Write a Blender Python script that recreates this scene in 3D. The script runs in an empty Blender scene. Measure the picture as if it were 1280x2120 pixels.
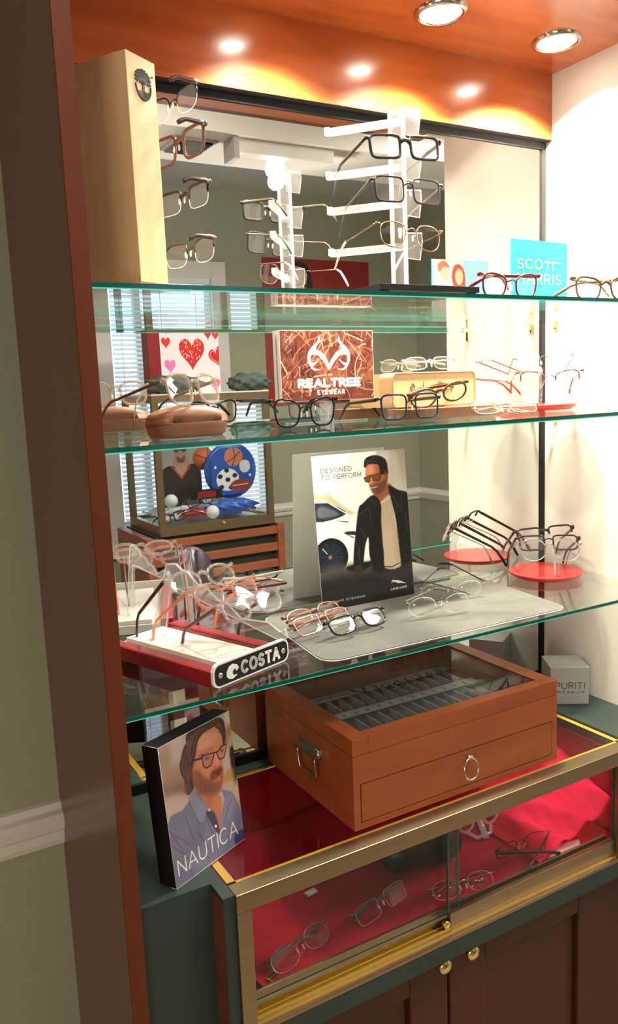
import bpy, bmesh, math, random
import numpy as np
from mathutils import Vector, Matrix, Euler
random.seed(7)
SC = bpy.context.scene
COL = SC.collection
PI = math.pi

# ---------------------------------------------------------------- camera
cam_d = bpy.data.cameras.new('camera')
cam = bpy.data.objects.new('camera', cam_d)
COL.objects.link(cam)
r_ = Vector((0.8655, -0.4993, -0.0404)).normalized()
f_ = Vector((0.4889, 0.8594, -0.1496)).normalized()
r_ = (r_ - f_ * r_.dot(f_)).normalized()
u_ = r_.cross(f_)
m = Matrix(((r_.x, u_.x, -f_.x), (r_.y, u_.y, -f_.y), (r_.z, u_.z, -f_.z))).to_4x4()
m.translation = Vector((0, -1.25, 1.5))
cam.matrix_world = m
cam_d.sensor_fit = 'HORIZONTAL'
cam_d.sensor_width = 36
cam_d.lens = 36 * 1658.9 / 1280
cam_d.clip_start = 0.02
SC.camera = cam

# ---------------------------------------------------------------- world, exposure
w = bpy.data.worlds.new('sky'); SC.world = w; w.use_nodes = True
bg = w.node_tree.nodes['Background']
bg.inputs[0].default_value = (0.62, 0.80, 1.0, 1); bg.inputs[1].default_value = 3.2
SC.view_settings.view_transform = 'Standard'
SC.view_settings.look = 'None'
SC.view_settings.exposure = 0.0
SC.view_settings.gamma = 1
SC.view_settings.use_curve_mapping = False
SC.cycles.max_bounces = 10
SC.cycles.diffuse_bounces = 4
SC.cycles.glossy_bounces = 6
SC.cycles.transmission_bounces = 4
SC.cycles.transparent_max_bounces = 40
SC.cycles.caustics_reflective = True
SC.cycles.blur_glossy = 0.5
SC.cycles.caustics_refractive = False
SC.cycles.sample_clamp_indirect = 3
try:
    SC.cycles.use_denoising = True
    SC.cycles.denoiser = 'OPENIMAGEDENOISE'
except Exception:
    pass

def light(name, kind, loc, energy, color, **kw):
    d = bpy.data.lights.new(name, kind); d.energy = energy; d.color = color
    for k, v in kw.items():
        if k != 'rot': setattr(d, k, v)
    o = bpy.data.objects.new(name, d); COL.objects.link(o); o.location = loc
    o.rotation_euler = kw.get('rot', (0, 0, 0))
    return o
WARM = (1.0, 0.86, 0.68)
LAMP_X = (0.652, 0.918, 1.184)
for i, x in enumerate(LAMP_X):
    light('cabinet_spot', 'SPOT', (x, -0.14, 2.088), (44, 80, 185)[i], WARM, spot_size=math.radians(128), spot_blend=0.35, shadow_soft_size=0.028)
light('overhead_fill', 'AREA', (2.5, -1.0, 2.50), 36, (1.0, 0.93, 0.84), shape='RECTANGLE', size=0.9, size_y=0.5)  # added fill, no real fixture; brightens the room walls seen in the mirror
light('bare_bulb', 'POINT', (1.48, -1.50, 2.27), 24, (1.0, 0.93, 0.84), shadow_soft_size=.03)
light('overhead_fill', 'AREA', (0.7, -.95, 2.56), 14, (1.0, 0.90, 0.80), shape='RECTANGLE', size=0.9, size_y=0.3)  # added ambient fill overhead, kept out of the mirror's view
light('low_fill', 'AREA', (-1.3, -2.0, 1.15), 19, (1.0, 0.86, 0.70), shape='RECTANGLE', size=0.8, size_y=0.8, rot=(math.radians(80), 0, math.radians(-38)))  # added low fill for the left wall and side panel, no lamp there

# ---------------------------------------------------------------- materials
def lin(c):
    return tuple(((v / 255) / 12.92 if v <= 10 else (((v / 255) + 0.055) / 1.055) ** 2.4) for v in c)
def mat(name, col=(.5, .5, .5), rough=.5, metal=0, spec=.5, noise=None, bump=0, coat=0, **kw):
    m = bpy.data.materials.new(name); m.use_nodes = True
    nt = m.node_tree; b = nt.nodes['Principled BSDF']
    b.inputs['Base Color'].default_value = (*col, 1)
    b.inputs['Roughness'].default_value = rough
    b.inputs['Metallic'].default_value = metal
    b.inputs['Specular IOR Level'].default_value = spec
    b.inputs['Coat Weight'].default_value = coat
    b.inputs['Coat Roughness'].default_value = kw.get('coat_rough', .08)
    if kw.get('sheen'): b.inputs['Sheen Weight'].default_value = kw['sheen']
    if kw.get('emit'):
        b.inputs['Emission Color'].default_value = (*kw['emit'][0], 1); b.inputs['Emission Strength'].default_value = kw['emit'][1]
    if noise:
        col2, scale, stretch = noise
        tc = nt.nodes.new('ShaderNodeTexCoord'); mp = nt.nodes.new('ShaderNodeMapping')
        mp.inputs['Scale'].default_value = stretch
        n = nt.nodes.new('ShaderNodeTexNoise'); n.inputs['Scale'].default_value = scale
        n.inputs['Detail'].default_value = 5; n.inputs['Distortion'].default_value = kw.get('distort', 0.3)
        rp = nt.nodes.new('ShaderNodeMapRange'); rp.inputs[1].default_value = .32; rp.inputs[2].default_value = .68
        mx = nt.nodes.new('ShaderNodeMix'); mx.data_type = 'RGBA'
        mx.inputs[6].default_value = (*col, 1); mx.inputs[7].default_value = (*col2, 1)
        L = nt.links.new
        L(tc.outputs['Object'], mp.inputs[0]); L(mp.outputs[0], n.inputs['Vector']); L(n.outputs[0], rp.inputs[0])
        L(rp.outputs[0], mx.inputs[0]); L(mx.outputs[2], b.inputs['Base Color'])
        if bump:
            bp = nt.nodes.new('ShaderNodeBump'); bp.inputs['Strength'].default_value = bump; bp.inputs['Distance'].default_value = .001
            L(n.outputs[0], bp.inputs['Height']); L(bp.outputs[0], b.inputs['Normal'])
    return m
def glassy(name, tint=(.97, .98, .97), gloss=1.0, haze=0.0, hcol=(1, 1, 1), ior=1.5, rough=0.0):
    """thin clear sheet: see-through + fresnel reflection (+ a little scattering haze)"""
    m = bpy.data.materials.new(name); m.use_nodes = True
    nt = m.node_tree; nt.nodes.clear(); L = nt.links.new
    out = nt.nodes.new('ShaderNodeOutputMaterial'); tr = nt.nodes.new('ShaderNodeBsdfTransparent')
    tr.inputs[0].default_value = (*tint, 1)
    gl = nt.nodes.new('ShaderNodeBsdfGlossy'); gl.inputs['Roughness'].default_value = rough; gl.inputs[0].default_value = (1, 1, 1, 1)
    lw = nt.nodes.new('ShaderNodeLayerWeight'); lw.inputs[0].default_value = 0.5
    pw = nt.nodes.new('ShaderNodeMath'); pw.operation = 'POWER'; pw.inputs[1].default_value = 5 if ior < 1.6 else 4
    ml = nt.nodes.new('ShaderNodeMath'); ml.operation = 'MULTIPLY_ADD'; ml.inputs[1].default_value = .9 * gloss; ml.inputs[2].default_value = .045 * gloss
    L(lw.outputs['Facing'], pw.inputs[0]); L(pw.outputs[0], ml.inputs[0])
    mx = nt.nodes.new('ShaderNodeMixShader'); L(ml.outputs[0], mx.inputs[0])
    if haze:
        df = nt.nodes.new('ShaderNodeBsdfDiffuse'); df.inputs[0].default_value = (*hcol, 1)
        tl = nt.nodes.new('ShaderNodeBsdfTranslucent'); tl.inputs[0].default_value = (*hcol, 1)
        a = nt.nodes.new('ShaderNodeMixShader'); a.inputs[0].default_value = .5
        L(df.outputs[0], a.inputs[1]); L(tl.outputs[0], a.inputs[2])
        h = nt.nodes.new('ShaderNodeMixShader'); h.inputs[0].default_value = haze
        L(tr.outputs[0], h.inputs[1]); L(a.outputs[0], h.inputs[2]); L(h.outputs[0], mx.inputs[1])
    else:
        L(tr.outputs[0], mx.inputs[1])
    L(gl.outputs[0], mx.inputs[2]); L(mx.outputs[0], out.inputs[0])
    return m
def vcol_mat(name, rough=.25, coat=.5):
    m = mat(name, rough=rough, coat=coat)
    a = m.node_tree.nodes.new('ShaderNodeAttribute'); a.attribute_name = 'print'
    m.node_tree.links.new(a.outputs['Color'], m.node_tree.nodes['Principled BSDF'].inputs['Base Color'])
    return m

M = {}
M['cherry'] = mat('cherry_wood', (.50, .125, .028), .24, noise=((.36, .075, .016), 4.5, (1.2, 6, 6)), coat=.5, coat_rough=.12)
M['cherry_dim'] = mat('side_panel_wood', (.135, .036, .022), .22, spec=.22, noise=((.135, .040, .028), 3, (9, 9, .8)))  # the cherry again, dim room light painted in as a darker brown
M['cherry_dim_edge'] = mat('panel_edge_wood', (.13, .030, .010), .5, spec=.2, noise=((.11, .026, .009), 4, (9, 9, 1)))  # front edge of the same wood, colour darkened for the dim light
M['door_wood'] = mat('door_wood', (.080, .020, .012), .45, spec=.3, noise=((.062, .016, .010), 4, (7, 7, .7)))
M['box_wood'] = mat('box_wood', (.33, .080, .020), .36, noise=((.26, .060, .015), 5, (1, 7, 8)), coat=.2)
M['slat_wood'] = mat('slat_wood', (.28, .09, .04), .4, noise=((.2, .06, .03), 4, (1, 6, 6)))
M['maple'] = mat('maple_veneer', (.66, .47, .25), .5, noise=((.60, .41, .21), 9, (8, 8, .6)), bump=.1)
M['wall_green'] = mat('sage_wall_paint', (.35, .35, .255), .8, noise=((.335, .335, .242), 60, (1, 1, 1)), bump=.05)
M['white_paint'] = mat('white_trim_paint', (.72, .69, .64), .45)
M['white_lam'] = mat('white_laminate', (.80, .76, .70), .5, noise=((.78, .74, .68), 3, (1, 1, 1)))
M['ceiling'] = mat('ceiling_paint', (.52, .52, .52), .9, noise=((.46, .46, .46), 12, (1, 1, 1)))
M['carpet'] = mat('carpet', (.20, .17, .12), .95, noise=((.32, .29, .22), 90, (1, 1, 1)), bump=.6)
M['green_lam'] = mat('green_laminate', (.028, .043, .038), .45, spec=.4, noise=((.024, .038, .034), 7, (1, 1, 1)))
M['brass'] = mat('brushed_brass', (.40, .295, .19), .36, metal=1, noise=((.35, .255, .165), 30, (.3, 8, 8)))
M['brass_bright'] = mat('polished_brass', (.86, .68, .26), .16, metal=1)
M['gold_tape'] = mat('gold_tape', (.72, .38, .05), .4, metal=.2)
M['chrome'] = mat('chrome', (.8, .8, .78), .12, metal=1)
M['pewter'] = mat('antique_pewter', (.46, .44, .36), .3, metal=1)
M['black'] = mat('black_plastic', (.006, .006, .007), .4, spec=.3)
M['black_matte'] = mat('black_matte', (.006, .006, .0065), .6, spec=.25)
M['mirror'] = mat('silvered_glass', (.90, .92, .91), .0, metal=1)
M['glass'] = glassy('clear_glass', (.955, .98, .968))
M['pane'] = glassy('window_pane', (.97, .985, .98), gloss=.4)
M['top_glass'] = glassy('showcase_glass', (.95, .97, .96), gloss=.6)
M['edge_soft'] = glassy('rear_glass_edge', (.70, .88, .82), gloss=.6, haze=.15, hcol=(.4, .8, .7))
M['edge_dark'] = mat('glass_edge_green', (.002, .085, .062), .12, coat=.3)
M['edge_glint'] = mat('glass_arris_glint', (.10, .80, .66), .2)  # lighter green paints the highlight along a shelf's lower arris
M['lens'] = glassy('lens', (.97, .97, .96), gloss=1.6, haze=.035)
M['lens_clear'] = glassy('clear_lens', (.97, .95, .95), gloss=.9)
M['demo'] = glassy('tinted_lens', (.72, .66, .62), gloss=1.8)
M['acrylic'] = glassy('clear_acrylic', (.95, .96, .96), gloss=1.3, haze=.10)
M['acrylic_edge'] = glassy('acrylic_edge', (.9, .92, .92), gloss=1.2, haze=.42)
M['red_plate'] = mat('red_lacquer_disc', (.62, .028, .030), .33, noise=((.50, .02, .024), 5, (1, 12, 1)), coat=.3)
M['red_rail'] = mat('red_painted_rail', (.25, .010, .018), .3, coat=.3)
M['red_cloth'] = mat('red_cloth', (.47, .005, .036), .9, spec=.1, noise=((.38, .004, .028), 8, (1, 1, 1)), bump=.3)
M['tulle'] = glassy('red_tulle', (1, .25, .35), gloss=.0, haze=.8, hcol=(1.0, .04, .15))
M['white_tray'] = mat('marbled_white_laminate', (.78, .76, .72), .4, noise=((.70, .68, .64), 14, (1, 3, 1)))
M['grey_groove'] = mat('grey_groove', (.42, .40, .38), .5)
M['grey_mat'] = mat('grey_leatherette', (.115, .112, .104), .6, spec=.3, noise=((.098, .095, .09), 40, (1, 1, 1)), bump=.15)
M['tan_leather'] = mat('tan_leatherette', (.19, .082, .040), .42, spec=.35, noise=((.165, .070, .034), 30, (1, 1, 1)), bump=.05)
M['camel'] = mat('camel_vinyl', (.74, .50, .26), .38)
M['camel_edge'] = mat('camel_rim', (.50, .26, .10), .4)
M['sign_black'] = mat('sign_black', (.008, .008, .008), .4, spec=.3)
M['sign_white'] = mat('sign_white', (.80, .80, .78), .35)
M['silver_card'] = mat('silver_card', (.50, .50, .49), .35, metal=.3)
M['ink'] = mat('printed_ink', (.03, .03, .03), .5)
M['white_ink'] = mat('white_ink', (.9, .9, .88), .5)
M['teal_card'] = mat('teal_card', (.012, .50, .44), .4)
M['lamp'] = mat('lamp_glow', (1, .95, .85), .5, emit=((1.0, .90, .74), 60))
M['lamp_soft'] = mat('frosted_lamp_rim', (1, .95, .85), .5, emit=((1.0, .90, .74), 5))
M['tube'] = mat('bulb_glow', (1, .95, .9), .5, emit=((1.0, .93, .85), 45))
M['blind'] = mat('white_blind', (.78, .80, .82), .5)
M['brick_red'] = mat('red_poster', (.34, .035, .035), .5)
M['green_cloth'] = mat('dark_green_cloth', (.045, .065, .055), .9, noise=((.10, .12, .10), 18, (1, 1, 1)))
M['cotton'] = mat('white_cotton', (.8, .82, .85), .95, noise=((.62, .65, .7), 14, (1, 1, 1)), bump=.5)
M['tray_grey'] = mat('tray_grey', (.70, .68, .76), .5)
M['tray_dark'] = mat('tray_well', (.26, .25, .31), .5)
M['orange_ball'] = mat('orange_rubber', (.55, .12, .05), .6)
M['white_rubber'] = mat('white_hide', (.75, .75, .76), .5)
M['blue'] = mat('blue_foil', (.02, .09, .45), .35)
M['chair_pad'] = mat('dark_plum_vinyl', (.035, .022, .032), .3, coat=.3)
VC = vcol_mat('printed_photo', .3, .25)
VCm = vcol_mat('printed_photo_soft', .5, .0)

# ---------------------------------------------------------------- helpers
def meta(o, label=None, cat=None, group=None, kind=None):
    if label: o['label'] = label
    if cat: o['category'] = cat
    if group: o['group'] = group
    if kind: o['kind'] = kind
    return o
def emp(name, loc=(0, 0, 0), label=None, cat=None, group=None, rotz=0, M4=None, kind=None):
    o = bpy.data.objects.new(name, None); COL.objects.link(o); o.empty_display_size = .02
    if M4 is not None: o.matrix_world = M4
    else:
        o.location = loc; o.rotation_euler = (0, 0, rotz)
    return meta(o, label, cat, group, kind)
def obj(name, bm, mt, parent=None, smooth=False, label=None):
    me = bpy.data.meshes.new(name)
    bmesh.ops.recalc_face_normals(bm, faces=bm.faces)
    bm.to_mesh(me); bm.free()
    mts = mt if isinstance(mt, (list, tuple)) else [mt]
    for x in mts: me.materials.append(M[x] if isinstance(x, str) else x)
    if smooth:
        for p in me.polygons: p.use_smooth = True
    o = bpy.data.objects.new(name, me); COL.objects.link(o)
    if parent: o.parent = parent
    if label: o['label'] = label
    return o
def box(bm, x0, x1, y0, y1, z0, z1, bev=0, mi=0, T=None):
    v = [bm.verts.new(p) for p in ((x0, y0, z0), (x1, y0, z0), (x1, y1, z0), (x0, y1, z0), (x0, y0, z1), (x1, y0, z1), (x1, y1, z1), (x0, y1, z1))]
    fs = [bm.faces.new([v[i] for i in q]) for q in ((3, 2, 1, 0), (4, 5, 6, 7), (0, 1, 5, 4), (1, 2, 6, 5), (2, 3, 7, 6), (3, 0, 4, 7))]
    for f in fs: f.material_index = mi
    if bev:
        es = list({e for f in fs for e in f.edges})
        r = bmesh.ops.bevel(bm, geom=es, offset=bev, segments=2, affect='EDGES', profile=.6)
        v = list({q for f in r['faces'] for q in f.verts} | {q for q in v if q.is_valid})
        for f in r['faces']: f.material_index = mi
    if T is not None: bmesh.ops.transform(bm, matrix=T, verts=[q for q in v if q.is_valid])
    return v
def bxo(name, d, mt, parent=None, bev=0, label=None, T=None):
    bm = bmesh.new(); box(bm, *d, bev=bev, T=T); return obj(name, bm, mt, parent, label=label)
def prism(bm, pts, y0, y1, mi=0, axes='xz', T=None):
    """outline pts extruded along the third axis"""
    def P(a, b, c):
        return {'xz': (a, c, b), 'xy': (a, b, c), 'yz': (c, a, b)}[axes]
    A = [bm.verts.new(P(p[0], p[1], y0)) for p in pts]; B = [bm.verts.new(P(p[0], p[1], y1)) for p in pts]
    n = len(pts)
    fs = [bm.faces.new(A), bm.faces.new(B[::-1])] + [bm.faces.new((A[i], B[i], B[(i + 1) % n], A[(i + 1) % n])) for i in range(n)]
    for f in fs: f.material_index = mi
    if T is not None: bmesh.ops.transform(bm, matrix=T, verts=A + B)
    return fs
def lathe(bm, prof, n=32, mi=0, T=None, cap=True):
    rings = []
    for (r, z) in prof:
        rings.append([bm.verts.new((r * math.cos(2 * PI * i / n), r * math.sin(2 * PI * i / n), z)) for i in range(n)])
    for a, b in zip(rings, rings[1:]):
        for i in range(n):
            f = bm.faces.new((a[i], a[(i + 1) % n], b[(i + 1) % n], b[i])); f.material_index = mi; f.smooth = True
    if cap:
        for r in (rings[0], rings[-1]):
            f = bm.faces.new(r); f.material_index = mi
    if T is not None: bmesh.ops.transform(bm, matrix=T, verts=[v for r in rings for v in r])
def sweep(bm, pts, rx, ry=None, n=8, closed=False, up=(0, 0, 1), mi=0, T=None):
    """tube along pts; rx along side, ry along up; radii may be lists"""
    pts = [Vector(p) for p in pts]; N = len(pts)
    RX = rx if isinstance(rx, (list, tuple)) else [rx] * N
    RY = (ry if isinstance(ry, (list, tuple)) else [ry] * N) if ry is not None else RX
    up = Vector(up); rings = []
    for i, p in enumerate(pts):
        if closed: t = pts[(i + 1) % N] - pts[i - 1]
        else: t = pts[min(i + 1, N - 1)] - pts[max(i - 1, 0)]
        t.normalize(); s = t.cross(up)
        if s.length < 1e-4: s = t.cross(Vector((1, 0, 0)))
        s.normalize(); uu = s.cross(t)
        rings.append([bm.verts.new(p + s * (RX[i] * math.cos(2 * PI * k / n)) + uu * (RY[i] * math.sin(2 * PI * k / n))) for k in range(n)])
    R = range(N if closed else N - 1)
    for i in R:
        a, b = rings[i], rings[(i + 1) % N]
        for k in range(n):
            f = bm.faces.new((a[k], a[(k + 1) % n], b[(k + 1) % n], b[k])); f.material_index = mi; f.smooth = True
    if not closed:
        for r in (rings[0], rings[-1]):
            f = bm.faces.new(r); f.material_index = mi
    if T is not None: bmesh.ops.transform(bm, matrix=T, verts=[v for r in rings for v in r])
def ball(bm, c, r, sx=1, sy=1, sz=1, n=12, mi=0):
    mt = Matrix.Translation(c) @ Matrix.Diagonal((r * sx, r * sy, r * sz, 1))
    g = bmesh.ops.create_uvsphere(bm, u_segments=n * 2, v_segments=n, radius=1, matrix=mt)
    for v in g['verts']:
        for f in v.link_faces: f.smooth = True; f.material_index = mi
def pose(loc, yaw, pit=0, rol=0):
    return Matrix.Translation(loc) @ Matrix.Rotation(math.radians(yaw), 4, 'Z') @ Matrix.Rotation(math.radians(pit), 4, 'X') @ Matrix.Rotation(math.radians(rol), 4, 'Y')
def copy_tree(o, parent=None):
    c = o.copy(); COL.objects.link(c)
    if parent: c.parent = parent
    for ch in o.children: copy_tree(ch, c)
    return c

# ---- stroke lettering: glyphs as polylines in a unit-high box
def arc(cx, cy, rx, ry, a0, a1, n=12):
    return [(cx + rx * math.cos(math.radians(a0 + (a1 - a0) * i / n)), cy + ry * math.sin(math.radians(a0 + (a1 - a0) * i / n))) for i in range(n + 1)]
GL = {
 'A': (.8, [[(0, 0), (.4, 1), (.8, 0)], [(.15, .33), (.65, .33)]]), 'B': (.62, [[(0, 0), (0, 1), (.4, 1)] + arc(.38, .76, .22, .24, 90, -90, 6) + [(0, .52), (.4, .52)] + arc(.38, .26, .24, .26, 90, -90, 6) + [(0, 0)]]),
 'C': (.75, [arc(.4, .5, .4, .5, 50, 310, 16)]), 'D': (.72, [[(0, 0), (0, 1), (.3, 1)] + arc(.3, .5, .42, .5, 90, -90, 10) + [(0, 0)]]),
 'E': (.55, [[(.55, 1), (0, 1), (0, 0), (.55, 0)], [(0, .5), (.5, .5)]]), 'F': (.52, [[(.52, 1), (0, 1), (0, 0)], [(0, .5), (.45, .5)]]),
 'G': (.78, [arc(.4, .5, .4, .5, 50, 320, 16) + [(.76, .45), (.42, .45)]]), 'H': (.66, [[(0, 0), (0, 1)], [(.66, 0), (.66, 1)], [(0, .5), (.66, .5)]]),
 'I': (.02, [[(.01, 0), (.01, 1)]]), 'J': (.45, [[(.45, 1), (.45, .3)] + arc(.22, .25, .23, .25, 0, -170, 8)]), 'K': (.6, [[(0, 0), (0, 1)], [(.58, 1), (0, .45)], [(.2, .6), (.6, 0)]]),
 'L': (.5, [[(0, 1), (0, 0), (.5, 0)]]), 'M': (.86, [[(0, 0), (.05, 1), (.43, .2), (.81, 1), (.86, 0)]]), 'N': (.68, [[(0, 0), (0, 1), (.68, 0), (.68, 1)]]),
 'O': (.86, [arc(.43, .5, .43, .5, 0, 360, 24)]), 'P': (.58, [[(0, 0), (0, 1), (.34, 1)] + arc(.34, .74, .24, .26, 90, -90, 8) + [(0, .48)]]),
 'R': (.6, [[(0, 0), (0, 1), (.34, 1)] + arc(.34, .74, .24, .26, 90, -90, 8) + [(0, .48)], [(.3, .48), (.6, 0)]]),
 'S': (.58, [arc(.3, .75, .27, .25, 40, 270, 10) + arc(.29, .25, .29, .25, 90, -150, 10)]), 'T': (.66, [[(0, 1), (.66, 1)], [(.33, 1), (.33, 0)]]),
 'U': (.68, [[(0, 1), (0, .34)] + arc(.34, .34, .34, .34, 180, 360, 10) + [(.68, 1)]]), 'V': (.72, [[(0, 1), (.36, 0), (.72, 1)]]),
 'W': (1.0, [[(0, 1), (.25, 0), (.5, .9), (.75, 0), (1, 1)]]), 'Y': (.7, [[(0, 1), (.35, .5), (.7, 1)], [(.35, .5), (.35, 0)]]), ' ': (.4, [])}
def strokes(text, sp=.22):
    x = 0; out = []
    for ch in text:
        wd, ss = GL[ch]
        for s in ss: out.append([(x + p[0], p[1]) for p in s])
        x += wd + sp
    return out, x - sp
def text_bm(bm, text, x, z, wd, h, t, y0, y1, sp=.22, slant=0):
    """strokes as raised bars on an xz plane from y0 to y1, text box wd x h with lower left at x,z"""
    ss, tw = strokes(text, sp); sx = wd / tw
    for s in ss:
        for a, b in zip(s, s[1:]):
            p = Vector((x + (a[0] + slant * a[1]) * sx, z + a[1] * h)); q = Vector((x + (b[0] + slant * b[1]) * sx, z + b[1] * h))
            d = (q - p)
            if d.length < 1e-6: continue
            d.normalize(); nn = Vector((-d.y, d.x)) * t / 2; p = p - d * t * .45; q = q + d * t * .45
            prism(bm, [p + nn, p - nn, q - nn, q + nn], y0, y1)

# ---- painting flat prints into a fine vertex-coloured sheet
class Paint:
    def __init__(s, W, H, bgc=(255, 255, 255)):
        s.W, s.H = W, H; s.a = np.zeros((H, W, 3)); s.a[:] = bgc
        s.yy, s.xx = np.mgrid[0:H, 0:W] + .5; s.Hm = None
    def corners(s, tl, tr, br, bl):
        """print artwork drawn in the coordinates of a sketch whose sheet has these corners"""
        src = [tl, tr, br, bl]; dst = [(0, 0), (s.W, 0), (s.W, s.H), (0, s.H)]; A = []; b = []
        for (x, y), (u, v) in zip(src, dst):
            A += [[x, y, 1, 0, 0, 0, -u * x, -u * y], [0, 0, 0, x, y, 1, -v * x, -v * y]]; b += [u, v]
        s.Hm = np.append(np.linalg.solve(np.array(A, float), np.array(b, float)), 1).reshape(3, 3)
        return s
    def m(s, pts):
        p = np.array(pts, float)
        if s.Hm is None: return p * np.array([s.W, s.H])
        q = np.c_[p, np.ones(len(p))] @ s.Hm.T
        return q[:, :2] / q[:, 2:]
    def put(s, mask, col, al=1.0):
        k = (mask * al)[..., None]; s.a = s.a * (1 - k) + np.array(col, float) * k
    def soft(s, mask, r):
        r = int(r)
        for _ in range(2):
            for ax in (0, 1):
                p = np.pad(mask, [(r, r) if i == ax else (0, 0) for i in (0, 1)], mode='edge'); c = np.cumsum(p, axis=ax)
                c = np.insert(c, 0, 0, axis=ax); n = mask.shape[ax]
                mask = (np.take(c, range(2 * r + 1, 2 * r + 1 + n), axis=ax) - np.take(c, range(0, n), axis=ax)) / (2 * r + 1)
        return mask
    def poly(s, pts, col, al=1.0, blur=0, smooth=True):
        q = s.m(pts)
        if smooth and len(q) > 3:
            o = []
            n = len(q)
            for i in range(n):
                p0, p1, p2, p3 = q[i - 1], q[i], q[(i + 1) % n], q[(i + 2) % n]
                for t in (0, .25, .5, .75):
                    o.append(.5 * ((2 * p1) + (-p0 + p2) * t + (2 * p0 - 5 * p1 + 4 * p2 - p3) * t * t + (-p0 + 3 * p1 - 3 * p2 + p3) * t ** 3))
            q = np.array(o)
        ins = np.zeros((s.H, s.W), bool)
        x1, y1 = q[-1]
        for x2, y2 in q:
            if y1 != y2:
                c = ((y1 > s.yy) != (y2 > s.yy)) & (s.xx < (x2 - x1) * (s.yy - y1) / (y2 - y1) + x1); ins ^= c
            x1, y1 = x2, y2
        mk = ins.astype(float)
        if blur: mk = s.soft(mk, blur)
        s.put(mk, col, al)
    def line(s, pts, wpx, col, al=1.0, mapped=False):
        q = np.array(pts, float) if mapped else s.m(pts); d = np.full((s.H, s.W), 1e9)
        for a, b in zip(q, q[1:]):
            ab = b - a; L2 = max(ab @ ab, 1e-9)
            t = np.clip(((s.xx - a[0]) * ab[0] + (s.yy - a[1]) * ab[1]) / L2, 0, 1)
            d = np.minimum(d, np.hypot(s.xx - a[0] - t * ab[0], s.yy - a[1] - t * ab[1]))
        s.put(np.clip(wpx / 2 + .5 - d, 0, 1), col, al)
    def ell(s, c, rx, ry, col, al=1.0, blur=0):
        s.poly([(c[0] + rx * math.cos(t), c[1] + ry * math.sin(t)) for t in np.linspace(0, 2 * PI, 17)[:-1]], col, al, blur)
    def hair(s, A, B, n, cols, w=1.6, al=.7, jit=6):
        A, B = np.array(A, float), np.array(B, float)
        for i in range(n):
            t = random.random(); g = A * (1 - t) + B * t; k0 = random.randint(0, max(0, len(A) - 4)); k1 = min(len(A), k0 + random.randint(3, len(A)))
            seg = g[k0:k1] + np.array([[random.gauss(0, jit), random.gauss(0, jit)] for _ in range(k1 - k0)])
            q = []
            for a, b in zip(seg, seg[1:]): q += [a * (1 - u) + b * u for u in (0, .5)]
            q = np.array(q + [seg[-1]]); q[1:-1] = (q[:-2] + 2 * q[1:-1] + q[2:]) / 4
            s.line(q, w * random.uniform(.6, 1.3), random.choice(cols), al)
    def specks(s, c, rx, ry, n, col, al=.4, L=14, ang=1.3):
        for _ in range(n):
            a, r = random.uniform(0, 2 * PI), math.sqrt(random.random()); x, y = c[0] + rx * r * math.cos(a), c[1] + ry * r * math.sin(a); g = random.gauss(ang, .4)
            s.line([(x, y), (x + L * math.cos(g), y + L * math.sin(g))], 1.0, col, al)
    def text(s, txt, u, v, wd, h, wpx, col, sp=.22, al=1.0):
        """text box in sheet fractions: lower left u,v"""
        ss, tw = strokes(txt, sp)
        for st in ss: s.line([((u + p[0] / tw * wd) * s.W, (v - p[1] * h) * s.H) for p in st], wpx, col, al, mapped=True)
    def sheet(s, name, w, h, parent, T=None, mt=None):
        """a grid w x h on xz facing -y, lower left at the origin"""
        W, H = s.W, s.H; a = np.clip(s.a, 0, 255) / 255.0
        a = np.where(a <= .04045, a / 12.92, ((a + .055) / 1.055) ** 2.4)
        xs = np.linspace(0, w, W + 1); zs = np.linspace(h, 0, H + 1)
        X, Z = np.meshgrid(xs, zs); co = np.zeros(((W + 1) * (H + 1), 3)); co[:, 0] = X.ravel(); co[:, 2] = Z.ravel()
        i = np.arange(H)[:, None] * (W + 1) + np.arange(W)[None]
        q = np.stack([i, i + W + 1, i + W + 2, i + 1], -1).reshape(-1, 4)
        me = bpy.data.meshes.new(name); me.vertices.add(len(co)); me.vertices.foreach_set('co', co.ravel().astype(np.float32))
        n = W * H; me.loops.add(n * 4); me.loops.foreach_set('vertex_index', q.ravel().astype(np.int32))
        me.polygons.add(n); me.polygons.foreach_set('loop_start', (np.arange(n) * 4).astype(np.int32))
        me.update(); me.validate()
        at = me.attributes.new('print', 'FLOAT_COLOR', 'FACE'); c4 = np.ones((n, 4), np.float32); c4[:, :3] = a.reshape(-1, 3)
        at.data.foreach_set('color', c4.ravel())
        me.materials.append(mt or VC)
        o = bpy.data.objects.new(name, me); COL.objects.link(o); o.parent = parent
        if T is not None: o.matrix_local = T
        return o
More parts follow.
